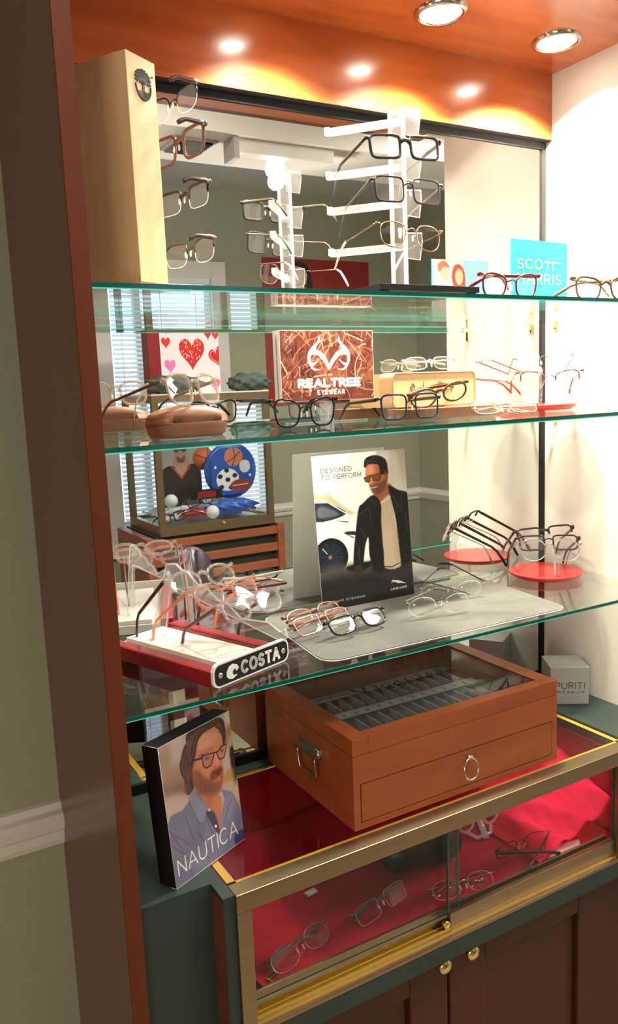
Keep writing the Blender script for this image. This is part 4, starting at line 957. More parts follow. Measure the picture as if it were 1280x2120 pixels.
bm = bmesh.new(); box(bm, -.0022, 0, -.036, .036, .080, .098, bev=.0008); box(bm, -.014, -.001, -.032, .034, .0845, .0875, T=Matrix.Rotation(math.radians(0), 4, 'Y')); lathe(bm, [(.009, 0), (.009, .006), (.006, .008)], 18, T=Matrix.Translation((-.001, -.026, .088)) @ Matrix.Rotation(-PI / 2, 4, 'Y'))
obj('handle_plate', bm, 'pewter', hn)
bm = bmesh.new(); sweep(bm, [(-.010, -.027, .086), (-.0115, -.028, .076), (-.009, -.0285, .050), (-.0085, -.025, .0455), (-.0085, .022, .0455), (-.009, .0265, .050), (-.0115, .027, .076), (-.010, .028, .086)], .0019, n=8, up=(1, 0, 0)); obj('bail', bm, 'pewter', hn, True)
bm = bmesh.new(); lathe(bm, [(.0048, 0), (.0048, .0012), (.002, .002)], 14, T=Matrix.Translation((0, -.005, .072)) @ Matrix.Rotation(-PI / 2, 4, 'Y')); obj('brass_stud', bm, 'brass_bright', hn)
# trays of lens samples under the glass
tr = emp('sample_tray'); tr.parent = lb
bxo('tray_floor', (.013, w_ - .013, .013, d_ - .013, .079, .082), 'tray_dark', tr)
rowy = [.066, .166, .250]
for y in rowy:
    bxo('label_strip', (.026, w_ - .030, y, y + .021, .098, .1005), 'tray_grey', tr, T=None)
bm = bmesh.new()
for y in (.0, .088, .188):
    for k in range(15):
        x = .034 + k * .0245
        prism(bm, [(y + .014, .083), (y + .060, .083), (y + .074, .0975), (y + .014, .0975)], x, x + .0022, axes='yz')
obj('dividers', bm, 'tray_grey', tr)
bm = bmesh.new()
for y in rowy[:3]:
    for k in range(14):
        x = .036 + k * .0245
        for dx, wd, zz in ((.006, .008, .0115), (.007, .006, .006)): box(bm, x + dx, x + dx + wd, y + zz - .003, y + zz - .0008, .1005, .1007)
obj('strip_numbers', bm, 'ink', tr)
# lettering on the lid glass
def font_text(name, txt, size, M4, mt, parent):
    cu = bpy.data.curves.new(name, 'FONT'); cu.body = txt; cu.size = size; cu.extrude = .0001; cu.space_character = 1.1
    tmp = bpy.data.objects.new(name, cu); COL.objects.link(tmp)
    me = bpy.data.meshes.new_from_object(tmp.evaluated_get(bpy.context.evaluated_depsgraph_get())); bpy.data.objects.remove(tmp)
    me.materials.append(M[mt]); o = bpy.data.objects.new(name, me); COL.objects.link(o); o.parent = parent; o.matrix_local = M4; return o
bpy.context.view_layer.update()
font_text('lid_lettering', 'V', .050, Matrix.Translation((.108, .140, .0243)), 'ink', lid)
font_text('lid_lettering', 'ISIONARIES', .031, Matrix.Translation((.150, .140, .0243)), 'ink', lid)
# portrait box
nb = emp('portrait_box', label='slim black box printed with a bearded man in glasses, leaning at the counter edge', cat='box', M4=Matrix.Translation((.3185, -.2870, CT + .0006)) @ Matrix.Rotation(math.atan2(.061, .130), 4, 'Z') @ Matrix.Rotation(math.radians(-5.0), 4, 'X'))
NW, NH, ND = .1445, .1985, .031
bxo('carton', (0, NW, .0003, ND, 0, NH), 'black_matte', nb)
P = Paint(270, 372, (168, 148, 138)).corners((262, 515), (1045, 85), (1212, 1480), (455, 2035))
P.poly([(262, 515), (560, 350), (520, 900), (300, 760)], (176, 158, 150), 1, 8); P.poly([(300, 760), (560, 700), (600, 960), (330, 960)], (150, 112, 88), .8, 12); P.poly([(260, 560), (380, 480), (400, 700), (290, 740)], (140, 104, 72), .6, 10)
P.poly([(310, 930), (600, 880), (620, 1060), (340, 1100)], (112, 80, 68), .7, 12); P.poly([(330, 1060), (600, 1000), (560, 1200), (360, 1330)], (186, 160, 146), .9, 8)
P.poly([(1000, 100), (1050, 90), (1080, 300), (1000, 280)], (206, 188, 176), .9, 5); P.poly([(1010, 280), (1075, 260), (1120, 640), (1060, 560)], (158, 116, 74), .8, 5); P.poly([(1050, 520), (1110, 500), (1130, 800), (1100, 900)], (30, 26, 26), .95, 3)
P.poly([(980, 800), (1080, 700), (1100, 860), (980, 880)], (160, 112, 60), .8, 5); P.poly([(960, 900), (1130, 850), (1190, 1340), (1100, 1100), (980, 980)], (172, 140, 124), .8, 6)
SK = (196, 122, 96)
P.poly([(690, 960), (900, 980), (960, 1060), (950, 1240), (930, 1420), (880, 1300), (800, 1200), (720, 1080)], (176, 104, 80), 1, 2)
P.poly([(455, 2035), (370, 1330), (520, 1180), (610, 1060), (640, 980), (700, 990), (760, 1080), (830, 1180), (900, 1300), (925, 1420), (940, 1380), (960, 1200), (990, 1060), (960, 950), (1040, 960), (1100, 1010), (1180, 1200), (1205, 1470)], (108, 108, 134), 1, 1)
P.poly([(640, 975), (720, 1060), (810, 1160), (720, 1310), (600, 1080)], (126, 126, 152), 1, 1); P.poly([(800, 1180), (880, 1200), (935, 1400), (900, 1400), (790, 1230)], (52, 50, 74), .9, 2)
P.poly([(990, 1050), (1090, 1020), (1080, 1180), (990, 1340), (950, 1380)], (124, 116, 142), .9, 2)
for l in ([(380, 1400), (520, 1600), (640, 1900)], [(600, 1080), (700, 1300), (720, 1320)], [(440, 1440), (620, 1560)], [(700, 1420), (820, 1600)], [(560, 1240), (650, 1500)], [(980, 1340), (1040, 1100), (1080, 1050)], [(500, 1900), (560, 1600)], [(780, 1240), (850, 1420)], [(400, 1560), (600, 1700)]): P.line(l, 3, (58, 58, 86), .55)
P.ell((640, 1700), 140, 160, (112, 112, 140), .5, 12); P.poly([(1110, 1420), (1205, 1380), (1210, 1480), (1110, 1540)], (38, 42, 92), .9, 2); P.line([(900, 1430), (915, 1700)], 1.2, (60, 60, 88))
P.ell((820, 1170), 11, 14, (225, 220, 215)); P.ell((892, 1345), 12, 16, (225, 220, 215)); P.ell((810, 1690), 18, 14, (160, 60, 80), .7, 1)
# head
P.poly([(600, 700), (570, 640), (520, 620), (500, 700), (520, 800), (560, 860), (570, 1000), (620, 980), (660, 900), (660, 700)], (58, 36, 32), 1, 1)
P.poly([(690, 400), (760, 320), (880, 270), (940, 290), (965, 400), (990, 480), (985, 560), (960, 640), (985, 700), (975, 800), (965, 900), (900, 1000), (800, 1020), (720, 990), (660, 900), (640, 780), (660, 600)], SK, 1, 1)
P.poly([(700, 400), (800, 310), (900, 290), (930, 380), (820, 480), (720, 540)], (216, 146, 118), .8, 6)
P.poly([(640, 780), (700, 740), (760, 800), (830, 830), (850, 760), (960, 700), (980, 760), (965, 900), (910, 1000), (820, 1025), (720, 990), (660, 920)], (112, 62, 46), .72, 4)
P.poly([(835, 800), (860, 745), (900, 720), (950, 690), (975, 730), (940, 760), (880, 800), (850, 840)], (120, 60, 42), .9, 2); P.poly([(860, 860), (930, 800), (950, 830), (900, 870)], (186, 100, 84), .9, 1)
P.line([(865, 840), (900, 815), (945, 775)], 2.2, (90, 44, 38)); P.ell((905, 900), 40, 40, (140, 82, 62), .6, 4)
P.poly([(870, 700), (900, 690), (935, 650), (930, 700), (890, 735)], (172, 92, 70), .9, 2); P.poly([(885, 560), (915, 560), (940, 660), (900, 690)], (220, 150, 122), .8, 3)
P.poly([(575, 740), (610, 700), (640, 720), (640, 830), (600, 850), (578, 800)], (198, 118, 96), 1, 1); P.line([(600, 740), (620, 780), (612, 830)], 2, (140, 72, 60))
P.poly([(640, 420), (600, 500), (570, 380), (640, 300), (760, 250), (860, 190), (930, 160), (990, 200), (1005, 320), (1000, 440), (980, 460), (960, 330), (930, 280), (880, 260), (760, 330), (700, 420), (680, 560), (660, 640), (640, 700), (600, 690), (570, 780), (520, 760), (515, 620), (560, 470)], (64, 38, 34), 1, 1)
P.hair([(870, 275), (760, 335), (700, 440), (680, 560), (650, 690), (640, 760), (650, 900), (610, 985)], [(930, 170), (750, 255), (615, 335), (565, 470), (525, 600), (508, 700), (560, 850), (575, 995)], 90, [(104, 68, 58), (44, 24, 22), (134, 92, 78), (30, 16, 16), (84, 50, 42)], 2.0, .6, 7)
P.hair([(900, 280), (945, 310), (968, 380), (980, 450)], [(900, 185), (975, 195), (1008, 300), (1006, 430)], 26, [(104, 68, 58), (44, 24, 22), (150, 104, 84)], 1.8, .6, 4)
P.specks((760, 930), 90, 70, 150, (70, 34, 26), .35); P.specks((900, 930), 70, 60, 110, (74, 36, 28), .35); P.specks((700, 830), 40, 70, 60, (84, 42, 32), .3); P.specks((890, 760), 50, 24, 50, (80, 36, 28), .4, 16, .2)
P.line([(925, 150), (940, 250), (965, 330)], 2, (150, 100, 84), .5); P.poly([(700, 560), (760, 520), (850, 490), (870, 520), (800, 540), (730, 575)], (150, 88, 70), .5, 3); P.poly([(940, 470), (985, 430), (990, 445), (950, 490)], (140, 80, 64), .5, 2)
P.poly([(660, 640), (690, 620), (700, 800), (680, 860), (655, 800)], (160, 94, 74), .45, 6)
for l in ([(600, 420), (560, 560), (540, 700)], [(700, 330), (620, 480), (600, 650)], [(900, 190), (800, 260), (700, 340)], [(960, 200), (985, 330)], [(640, 560), (620, 680)], [(540, 620), (520, 730), (560, 820)]): P.line(l, 2.2, (120, 82, 72), .65)
for l in ([(580, 600), (585, 760)], [(660, 400), (640, 560)], [(850, 230), (740, 290)]): P.line(l, 2.5, (30, 18, 18), .7)
P.line([(640, 640), (740, 610), (752, 575)], 5, (22, 18, 20)); P.line([(745, 590), (830, 560), (880, 548), (870, 600), (840, 690), (790, 715), (760, 690), (745, 590)], 3.4, (24, 18, 20)); P.line([(880, 548), (910, 535)], 3.2, (24, 18, 20))
P.line([(908, 545), (960, 480), (1015, 445), (1012, 500), (990, 590), (950, 615), (925, 600), (908, 545)], 3.2, (24, 18, 20)); P.poly([(760, 590), (860, 560), (840, 680), (780, 700)], (160, 104, 92), .5, 2); P.ell((800, 608), 30, 16, (90, 52, 48), .7, 2); P.ell((962, 520), 24, 16, (90, 52, 48), .7, 2)
P.line([(700, 590), (820, 545)], 2.6, (84, 48, 38), .7)
nss, ntw = strokes('NAUTICA', .30)
P.corners((262, 515), (1045, 85), (1212, 1480), (455, 2035))
P.Hm = None
P.text('NAUTICA', .055, .925, .855, .108, 3.4, (236, 232, 228), .22)
P.sheet('portrait_print', NW, NH, nb)
bm = bmesh.new()
for a, b in (((0, 0, 0), (NW, 0, 0)), ((0, 0, 0), (0, 0, NH)), ((0, 0, NH), (NW, 0, NH)), ((0, ND, NH), (0, 0, NH)), ((0, ND, 0), (0, 0, 0))): sweep(bm, [a, b], .0004, n=4)
obj('worn_edge', bm, 'tray_grey', nb)
# silver cube
cu = emp('silver_cube', label='small silver cardboard cube with dark lettering in the counter corner', cat='box', M4=Matrix.Translation((1.1925, -.1245, CT + .0006)) @ Matrix.Rotation(math.radians(-33), 4, 'Z'))
bxo('cube', (0, .078, .0, .078, 0, .078), 'silver_card', cu, .0006)
bm = bmesh.new(); text_bm(bm, 'PURITI', .011, .034, .058, .0125, .0010, -.0006, -.0001, .30); text_bm(bm, 'TITANIUM', .014, .0245, .054, .0035, .0006, -.0006, -.0001, .6)
obj('front_lettering', bm, 'ink', cu)
bm = bmesh.new(); text_bm(bm, 'PURITI', .010, .030, .058, .0125, .0010, 0, .0005, .30)
o = obj('top_lettering', bm, 'tray_grey', cu); o.matrix_local = Matrix.Translation((.078, .072, .0784)) @ Matrix.Rotation(PI, 4, 'Z') @ Matrix.Rotation(-PI / 2, 4, 'X')
# ---------------------------------------------------------------- inside the showcase
F = .656
loft_case('glasses_case', 'black hard glasses case on the red cloth inside the showcase', (.812, -.178, F + .002), -8, .160, .070, .056, 'black')
def inner(lab, x, y, yaw, pit, z=F, **kw):
    h = kw.get('h', .034)
    return glasses(lab, (x, y, z + h / 2 * math.cos(math.radians(pit)) + .004), (yaw, pit, 0), group='glasses inside the showcase', lens='lens_clear', **kw)
inner('dark metal glasses upside down before the red tulle in the showcase', .972, -.262, 178, -12, W=.128, h=.032, shape='oval', col=(.05, .03, .03), metal=.5, tcol=(.02, .018, .018), tmetal=0, thick=.0009, fold=(60, 66), tlen=.12, tdrop=.006, th=.0024)
inner('silver rimless glasses folded beneath the black case in the showcase', .672, -.258, 14, -40, W=.128, h=.03, shape='rect', rim='half', col=(.30, .26, .24), metal=.8, tcol=(.08, .04, .04), tmetal=0, thick=.0010, fold=(80, 84), tlen=.12, tdrop=.01)
inner('bronze wire glasses beside the gold tag in the showcase', .510, -.277, 16, -45, W=.130, h=.034, shape='oval', col=(.30, .18, .14), metal=.8, tcol=(.12, .05, .05), tmetal=0, thick=.0009, fold=(80, 84), tlen=.125, tdrop=.01)
inner('dark glasses tucked behind the brass corner post in the showcase', .452, -.205, 62, -30, W=.126, h=.032, shape='oval', col=(.10, .06, .06), metal=.7, thick=.0010, fold=(30, 40), tlen=.13, tdrop=.02)
inner('faint rimless glasses behind the sliding door overlap in the showcase', .815, -.292, -10, -50, W=.126, h=.030, shape='oval', rim='none', col=SIL, metal=1, tcol=(.3, .12, .12), thick=.0008, fold=(80, 84), tlen=.12, tdrop=.01)
inner('brown glasses under the glass top beside the wooden box', .470, -.110, 25, -60, W=.130, h=.034, shape='rect', col=(.10, .03, .03), thick=.0014, fold=(82, 86), tlen=.12, tdrop=.01)
glasses('dark glasses resting on the clear cradle in the showcase', (.968, -.150, F + .038), (-15, -14, 0), .128, .034, 'oval', col=(.04, .02, .02), thick=.0014, tlen=.11, tdrop=.02, group='glasses inside the showcase')
cr = emp('clear_cradle', (.955, -.165, F), 'clear moulded cradle holding dark glasses in the showcase', 'cradle')
bm = bmesh.new()
for dx in (-.022, .022):
    sweep(bm, [(dx + .012 * math.cos(a), -.006, .024 + .012 * math.sin(a)) for a in np.linspace(0, 2 * PI, 16)[:-1]], .0022, n=6, closed=True, up=(0, 1, 0))
sweep(bm, [(-.022, -.006, .012), (-.012, -.018, .004), (.012, -.018, .004), (.022, -.006, .012)], .003, n=6); sweep(bm, [(0, -.006, .026), (0, -.024, .002)], .005, n=6)
obj('cradle_body', bm, 'acrylic_edge', cr, True); cr.scale = (1.35, 1.2, 1.2)
for lab, x, y, rz, c in (('small gold price tag at the front corner of the showcase', .452, -.296, 24, 'brass_bright'), ('small pale price tag lying on the red cloth behind', .597, -.155, 10, 'white_tray')):
    t = emp('price_tag', (x, y, F + .002), lab, 'tag', rotz=math.radians(rz))
    bm = bmesh.new()
    for k in (0, 1): box(bm, -.010, .010, -.005 + k * .006, .0002 + k * .006, 0, .003, bev=.0005)
    obj('tag_tile', bm, c, t)
tb = emp('cloth_edge', (1.02, -.296, F), 'white edge of backing paper showing under the red tulle', 'paper')
bm = bmesh.new(); prism(bm, [(-.02, -.008), (.06, -.009), (.07, .004), (.03, .012), (0, .004)], .0035, .0042, axes='xy'); obj('paper', bm, 'white_tray', tb)
# ================================================================= ROOM SEEN IN THE MIRROR
# sports showcase on a slatted stand, facing the cabinet
CX0, CX1, CYF, CYB, CZ0, CZ1 = 1.115, 1.665, -2.00, -2.42, .905, 1.505
ss = emp('sports_showcase', (CX0, CYB, CZ0), 'brass framed glass case of sports eyewear, reflected at the side of the mirror', 'showcase')
def q(name, d, mt, par=None, bev=0): return bxo(name, (d[0] - CX0, d[1] - CX0, d[2] - CYB, d[3] - CYB, d[4] - CZ0, d[5] - CZ0), mt, par or ss, bev)
for x in (CX0, CX1 - .028):
    for y in (CYB, CYF - .024): q('corner_post', (x, x + .028, y, y + .024, CZ0, CZ1), 'brass')
for z, hh in ((CZ0, .045), (CZ1 - .03, .03)):
    q('front_rail', (CX0 + .028, CX1 - .028, CYF - .02, CYF, z, z + hh), 'brass'); q('back_rail', (CX0 + .028, CX1 - .028, CYB, CYB + .02, z, z + hh), 'brass')
    q('side_rail', (CX0, CX0 + .024, CYB + .024, CYF - .024, z, z + hh), 'brass'); q('side_rail', (CX1 - .024, CX1, CYB + .024, CYF - .024, z, z + hh), 'brass')
q('front_glass', (CX0 + .028, CX1 - .028, CYF - .012, CYF - .008, CZ0 + .045, CZ1 - .03), 'pane'); q('side_glass', (CX0 + .008, CX0 + .012, CYB + .024, CYF - .024, CZ0 + .045, CZ1 - .03), 'pane')
q('top_board', (CX0, CX1, CYB, CYF, CZ1, CZ1 + .006), 'white_tray'); q('floor_board', (CX0 + .005, CX1 - .005, CYB + .005, CYF - .021, CZ0 + .01, CZ0 + .03), 'white_tray')
bm = bmesh.new(); ball(bm, ((CX1 - CX0) / 2 + .02, CYF - CYB + .004, .03), .008, n=8); obj('lock', bm, 'brass_bright', ss)
sd = emp('slatted_stand', (CX0, CYB, 0), 'brown slatted wooden stand under the sports showcase, in the mirror', 'stand')
def q2(name, d, mt, bev=0): return bxo(name, (d[0] - CX0, d[1] - CX0, d[2] - CYB, d[3] - CYB, d[4], d[5]), mt, sd, bev)
q2('carcass', (CX0 - .02, CX1 + .01, CYB, CYF - .03, .05, CZ0), 'green_lam')
for k in range(4): q2('slat', (CX0 - .03, CX1 + .01, CYF - .028, CYF + .004, .62 + k * .078, .62 + k * .078 + .036), 'slat_wood', .003)
q2('end_board', (CX1 + .0105, CX1 + .045, CYB, CYF + .006, .05, CZ0 - .003), 'slat_wood'); q2('end_board', (CX0 - .065, CX0 - .031, CYB, CYF + .006, .05, CZ0 - .003), 'slat_wood')
q2('door_panel', (CX0 - .03, CX1 + .01, CYF - .025, CYF - .003, .06, .60), 'door_wood', .003)
bm = bmesh.new(); ball(bm, (1.44 - CX0, CYF + .010 - CYB, .545), .014, n=8); obj('knob', bm, 'brass_bright', sd)
bm = bmesh.new(); bmesh.ops.create_grid(bm, x_segments=30, y_segments=20, size=.5)
for v in bm.verts: v.co = Vector((1.16 + (v.co.x + .5) * .46, -2.38 + (v.co.y + .5) * .33, CZ0 + .045 + .055 * abs(math.sin(7 * v.co.x) * math.cos(5 * v.co.y)) + .02 * random.random()))
o = obj('cotton_bedding', bm, 'cotton', smooth=True); meta(o, 'white cotton wadding heaped inside the reflected sports showcase', 'wadding')
# flat cutouts and balls (seen mirrored, so drawn facing the cabinet: +y)
def face_sheet(P, name, w, h, x0, y, z, par, yaw=0):
    return P.sheet(name, w, h, par, Matrix.Translation((x0 + w, y, z)) @ Matrix.Rotation(PI + yaw, 4, 'Z'))
pc = emp('athlete_poster', (1.20, -2.18, CZ0 + .10), 'photo card of a basketball player in goggles, inside the reflected showcase', 'poster')
P = Paint(80, 120, (165, 165, 165))
P.poly([(0, 1), (.05, .45), (.3, .38), (.5, .5), (.7, .38), (1, .48), (1, 1)], (42, 34, 38)); P.poly([(.32, .38), (.5, .55), (.68, .38), (.66, .25), (.34, .25)], (176, 140, 126)); P.ell((.5, .17), .17, .16, (172, 138, 126)); P.line([(.28, .4), (.5, .58), (.72, .4)], 3, (200, 60, 50))
P.line([(.33, .13), (.67, .13)], 5, (30, 30, 34)); P.ell((.42, .14), .07, .05, (70, 80, 90)); P.ell((.6, .14), .07, .05, (70, 80, 90)); P.poly([(.4, .24), (.5, .28), (.6, .24), (.58, .34), (.42, .34)], (110, 80, 72))
o = face_sheet(P, 'poster_print', .19, .30, -.00, 0, 0, pc); bxo('poster_board', (0, .19, -.004, -.001, 0, .30), 'tray_grey', pc)
def bball(name, lab, c, r, mt, cat, lines=None, sx=1):
    t = emp(name, c, lab, cat); bm = bmesh.new(); ball(bm, (0, 0, 0), r, n=16); obj('ball_skin', bm, mt, t, True)
    if lines:
        bm = bmesh.new()
        for ax in ('X', 'Y', 'Z'):
            sweep(bm, [Matrix.Rotation(.4, 3, 'Y') @ Matrix.Rotation(PI / 2 * (ax == 'X'), 3, 'X') @ Matrix.Rotation(PI / 2 * (ax == 'Z'), 3, 'Y') @ Vector((r * 1.0 * math.cos(a), r * 1.0 * math.sin(a), 0)) for a in np.linspace(0, 2 * PI, 33)[:-1]], r * .03, n=4, closed=True)
        obj('seams', bm, lines, t)
bball('basketball', 'orange basketball beside the athlete photo card in the reflected showcase', (1.405, -2.20, CZ0 + .31), .055, 'orange_ball', 'ball', 'ink')
bball('baseball', 'white baseball in front of the athlete photo card', (1.215, -2.12, CZ0 + .135), .030, 'white_rubber', 'ball')
bball('baseball', 'white baseball on the cotton at the showcase front', (1.385, -2.06, CZ0 + .075), .030, 'white_rubber', 'ball')
dsc = emp('balloon_sign', (1.52, -2.12, CZ0 + .245), 'round blue foil balloon with printed sports balls, in the reflected showcase', 'balloon')
P = Paint(110, 120, (35, 80, 170))
P.ell((.46, .2), .22, .2, (200, 120, 100)); P.line([(.3, .1), (.5, .25), (.66, .32)], 2, (50, 30, 40)); P.line([(.46, .0), (.42, .2), (.5, .4)], 2, (50, 30, 40)); P.ell((.2, .42), .13, .14, (215, 220, 228)); P.ell((.62, .68), .27, .24, (235, 238, 245))
for c in ((.62, .68), (.45, .6), (.8, .6), (.55, .85), (.78, .83), (.64, .48)): P.ell(c, .06, .05, (30, 30, 45))
P.ell((.32, .82), .25, .13, (150, 60, 50)); P.line([(.15, .8), (.5, .82)], 2, (235, 235, 235))
P.ell((.9, .4), .03, .03, (220, 230, 250)); P.ell((.08, .62), .03, .03, (220, 230, 250))
bm = bmesh.new(); lathe(bm, [(.124, -.012), (.131, 0), (.124, .012), (.06, .02)], 40, T=Matrix.Translation((0, -.022, 0)) @ Matrix.Rotation(PI / 2, 4, 'X')); obj('foil_rim', bm, 'blue', dsc, True)
# print clipped to the disc
P.a = P.a; o = P.sheet('balloon_print', .21, .215, dsc, Matrix.Translation((.105, .0005, -.108)) @ Matrix.Rotation(PI, 4, 'Z'))
bmx = bmesh.new(); bmx.from_mesh(o.data); kill = [f for f in bmx.faces if (f.calc_center_median() - Vector((.105, 0, .1075))).length > .122]; bmesh.ops.delete(bmx, geom=kill, context='FACES'); bmx.to_mesh(o.data); bmx.free()
bm = bmesh.new(); bmesh.ops.create_icosphere(bm, subdivisions=4, radius=1)
for v in bm.verts: v.co = Vector((v.co.x * .13, v.co.y * .05, v.co.z * .035)) * (1 + .12 * math.sin(14 * v.co.x + 9 * v.co.z))
o = obj('blue_tissue', bm, 'blue', smooth=True); o.location = (1.49, -2.09, CZ0 + .085); meta(o, 'crumpled blue tissue under the foil balloon', 'tissue')
for i, (x, z, c, s_) in enumerate(((1.19, .055, BLK, 'rect'), (1.34, .11, (.05, .05, .04), 'rect'), (1.28, .05, (.03, .06, .09), 'round'))):
    glasses(['black sports goggles at the corner of the reflected showcase', 'thick dark glasses leaning behind the front baseball', 'navy swim style glasses at the foot of the reflected showcase'][i], (x, -2.05 - .04 * i, CZ0 + z + .018), (180, -20, 8), .135, .045, s_, col=c, thick=.003, tlen=.08, tdrop=.01, group='sports glasses in the reflected showcase')
rb = emp('red_case', (1.30, -2.08, CZ0 + .075), 'red soft case lying in the reflected showcase', 'case'); bm = bmesh.new(); ball(bm, (0, 0, 0), .08, 1, .35, .3); obj('case_shell', bm, 'red_rail', rb, True)
nl = emp('brand_plate', (1.30, -2.10, CZ0 + .130), 'small black and red nameplate before the athlete photo', 'sign'); bxo('plate', (0, .15, 0, .008, 0, .045), 'black', nl, .003); bxo('plate_centre', (.03, .12, .008, .0095, .008, .037), 'red_rail', nl)
# things on top of the case
gb = emp('gift_bag', (1.275, -2.30, CZ1 + .007), 'white gift bag printed with red and pink hearts, on the reflected showcase', 'gift bag')
P = Paint(150, 150, (245, 236, 240))
def heart(cx, cy, s, col, rot=0, dots=False, outline_=False):
    pts = []
    for t in np.linspace(0, 2 * PI, 28)[:-1]:
        x = 16 * math.sin(t) ** 3 / 17; y = -(13 * math.cos(t) - 5 * math.cos(2 * t) - 2 * math.cos(3 * t) - math.cos(4 * t)) / 17
        pts.append((cx + s * (x * math.cos(rot) - y * math.sin(rot)), cy + s * (x * math.sin(rot) + y * math.cos(rot))))
    P.poly(pts, col, smooth=False)
    if outline_: P.line([(cx + (a - cx) * .78, cy + (b - cy) * .78) for a, b in pts + pts[:1]], 1.4, (250, 190, 190))
    if dots:
        for _ in range(46):
            a = random.uniform(-.8, .8) * s; b = random.uniform(-.65, .6) * s
            if abs(a) < .8 * s - max(0, b) * .9: P.ell((cx + a, cy + b), .008, .011, (252, 225, 215))
RD, PK = (205, 30, 42), (238, 120, 175)
heart(.53, .5, .23, (205, 35, 38), dots=True); heart(.17, .14, .15, RD, .3, outline_=True); heart(.10, .38, .08, (214, 50, 50)); heart(.15, .66, .10, PK); heart(.82, .2, .16, (196, 40, 60)); heart(.95, .55, .14, RD, -.3, outline_=True)
heart(.45, .08, .10, PK); heart(.9, .9, .10, PK); heart(.12, .97, .12, RD); heart(.35, .95, .13, RD); heart(.95, .3, .06, (214, 50, 50)); heart(.82, .04, .1, (240, 150, 190))
P.a = P.a[:, ::-1]
GW, GH, GD = .29, .375, .09
bxo('bag_body', (0, GW, -GD, -.001, 0, GH), 'white_paint', gb); bxo('bag_gusset', (-.0012, -.0002, -GD, 0, 0, GH), 'red_rail', gb)
face_sheet(P, 'heart_print', GW, GH, 0, 0.0003, 0, gb)
bxo('red_gusset', (-.055, -.001, -GD + .002, -.002, 0, GH - .01), 'red_rail', gb)
bm = bmesh.new(); sweep(bm, [(.11, .004, GH - .01), (.15, .008, GH - .035), (.2, .008, GH - .035), (.24, .004, GH - .012)], .007, .003, n=6); obj('ribbon', bm, 'red_rail', gb)
for i, (x, w2, lab) in enumerate(((1.12, .26, 'folded dark green cloth lying before the heart gift bag'), (1.50, .20, 'rolled dark green cloth at the end of the showcase top'))):
    bm = bmesh.new(); bmesh.ops.create_icosphere(bm, subdivisions=4, radius=1)
    for v in bm.verts:
        k = 1 + .14 * math.sin(9 * v.co.x + 5 * i) * math.cos(7 * v.co.z) + .07 * math.sin(19 * v.co.y + 11 * v.co.x)
        v.co = Vector((v.co.x * w2 / 2, v.co.y * .05, max(-.9, v.co.z) * .042)) * k
    o = obj('green_cloth', bm, 'green_cloth', smooth=True); o.location = (x + w2 / 2, -2.06, CZ1 + .042); meta(o, lab, 'cloth')
# red poster with a portrait
rp = emp('red_wall_poster', (2.12, YB + .004, 1.42), 'large red poster with a dark-haired woman, on the wall in the mirror', 'poster')
P = Paint(120, 140, (150, 38, 38))
P.poly([(.2, .1), (.3, .02), (.42, .06), (.46, .3), (.42, .42), (.2, .42), (.17, .25)], (34, 24, 26)); P.ell((.31, .2), .085, .13, (176, 116, 92)); P.line([(.24, .18), (.38, .18)], 3, (30, 20, 20)); P.poly([(.1, .9), (.15, .45), (.3, .38), (.45, .45), (.62, .62), (.6, .9)], (60, 26, 30))
P.poly([(.3, .30), (1, .30), (1, .36), (.3, .36)], (225, 215, 205), 1, 0, False)
bxo('poster_board', (0, .72, -.0035, 0, 0, .83), 'brick_red', rp)
P.a = P.a[:, ::-1]; face_sheet(P, 'poster_print', .72, .83, 0, .0006, 0, rp)

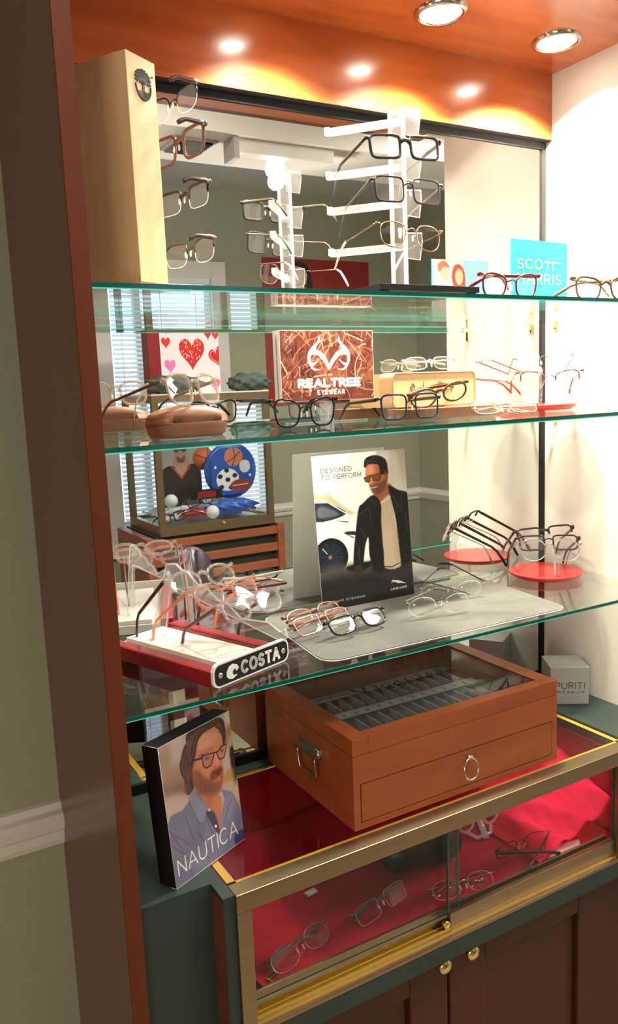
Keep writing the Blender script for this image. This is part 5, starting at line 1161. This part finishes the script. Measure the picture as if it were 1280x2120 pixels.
# padded chair behind the photographer, low in the mirror
ch = emp('padded_chair', (1.01, -1.42, 0), 'dark padded chair with a rounded back, reflected behind the red tray', 'chair')
bm = bmesh.new(); prism(bm, rrect(-.085, .085, .60, .955, .075, 8, bow=.012), -.025, .025); bmesh.ops.bevel(bm, geom=[e for e in bm.edges if abs(e.verts[0].co.y - e.verts[1].co.y) < 1e-5], offset=.008, segments=2, affect='EDGES'); obj('backrest', bm, 'chair_pad', ch, True)
for x in (-.03, .03):
    bm = bmesh.new(); sweep(bm, [(x * 1.3, .0262, .62), (x, .0275, .80), (x * .9, .0265, .955)], .002, n=5); obj('stitched_seam', bm, 'black', ch)
bxo('back_post', (-.02, .02, -.045, -.026, .44, .75), 'black', ch)
bm = bmesh.new(); prism(bm, rrect(-.20, .20, -.42, -.01, .08), .44, .50, axes='xy'); obj('seat', bm, 'chair_pad', ch)
bxo('seat_post', (-.025, .025, -.24, -.19, .06, .44), 'chrome', ch)
for a in range(5):
    t = 2 * PI * a / 5; bm = bmesh.new(); sweep(bm, [(0, -.215, .065), (.13 * math.cos(t), -.215 + .13 * math.sin(t), .055), (.26 * math.cos(t), -.215 + .26 * math.sin(t), .030)], [.02, .017, .013], n=8)
    ball(bm, (.26 * math.cos(t), -.215 + .26 * math.sin(t), .024), .024, n=6); obj('leg', bm, 'black', ch)
# small card standing behind the sample box lid
kc = emp('lens_card', (.862, -.0135, .9888), 'narrow grey card with small lettering standing on the back of the sample box', 'sign')
bxo('card', (0, .150, 0, .0015, 0, .036), 'tray_grey', kc)
P = Paint(150, 26, (150, 146, 146))
P.text('KODAK LENS', .08, .75, .42, .42, 1.4, (60, 58, 60), .25)
P.poly([(.55, 0), (.63, 0), (.66, 1), (.53, 1)], (176, 140, 60), 1, 0, False); P.ell((.60, .3), .03, .25, (190, 130, 100)); P.poly([(.68, 1), (.70, .2), (.78, .1), (.80, 1)], (40, 90, 130)); P.ell((.74, .22), .025, .2, (200, 150, 120)); P.poly([(.85, 1), (.86, .3), (.95, .2), (.97, 1)], (170, 60, 40)); P.ell((.91, .25), .025, .2, (190, 140, 110))
P.sheet('card_print', .150, .036, kc, Matrix.Translation((0, -.0004, 0)), VCm)
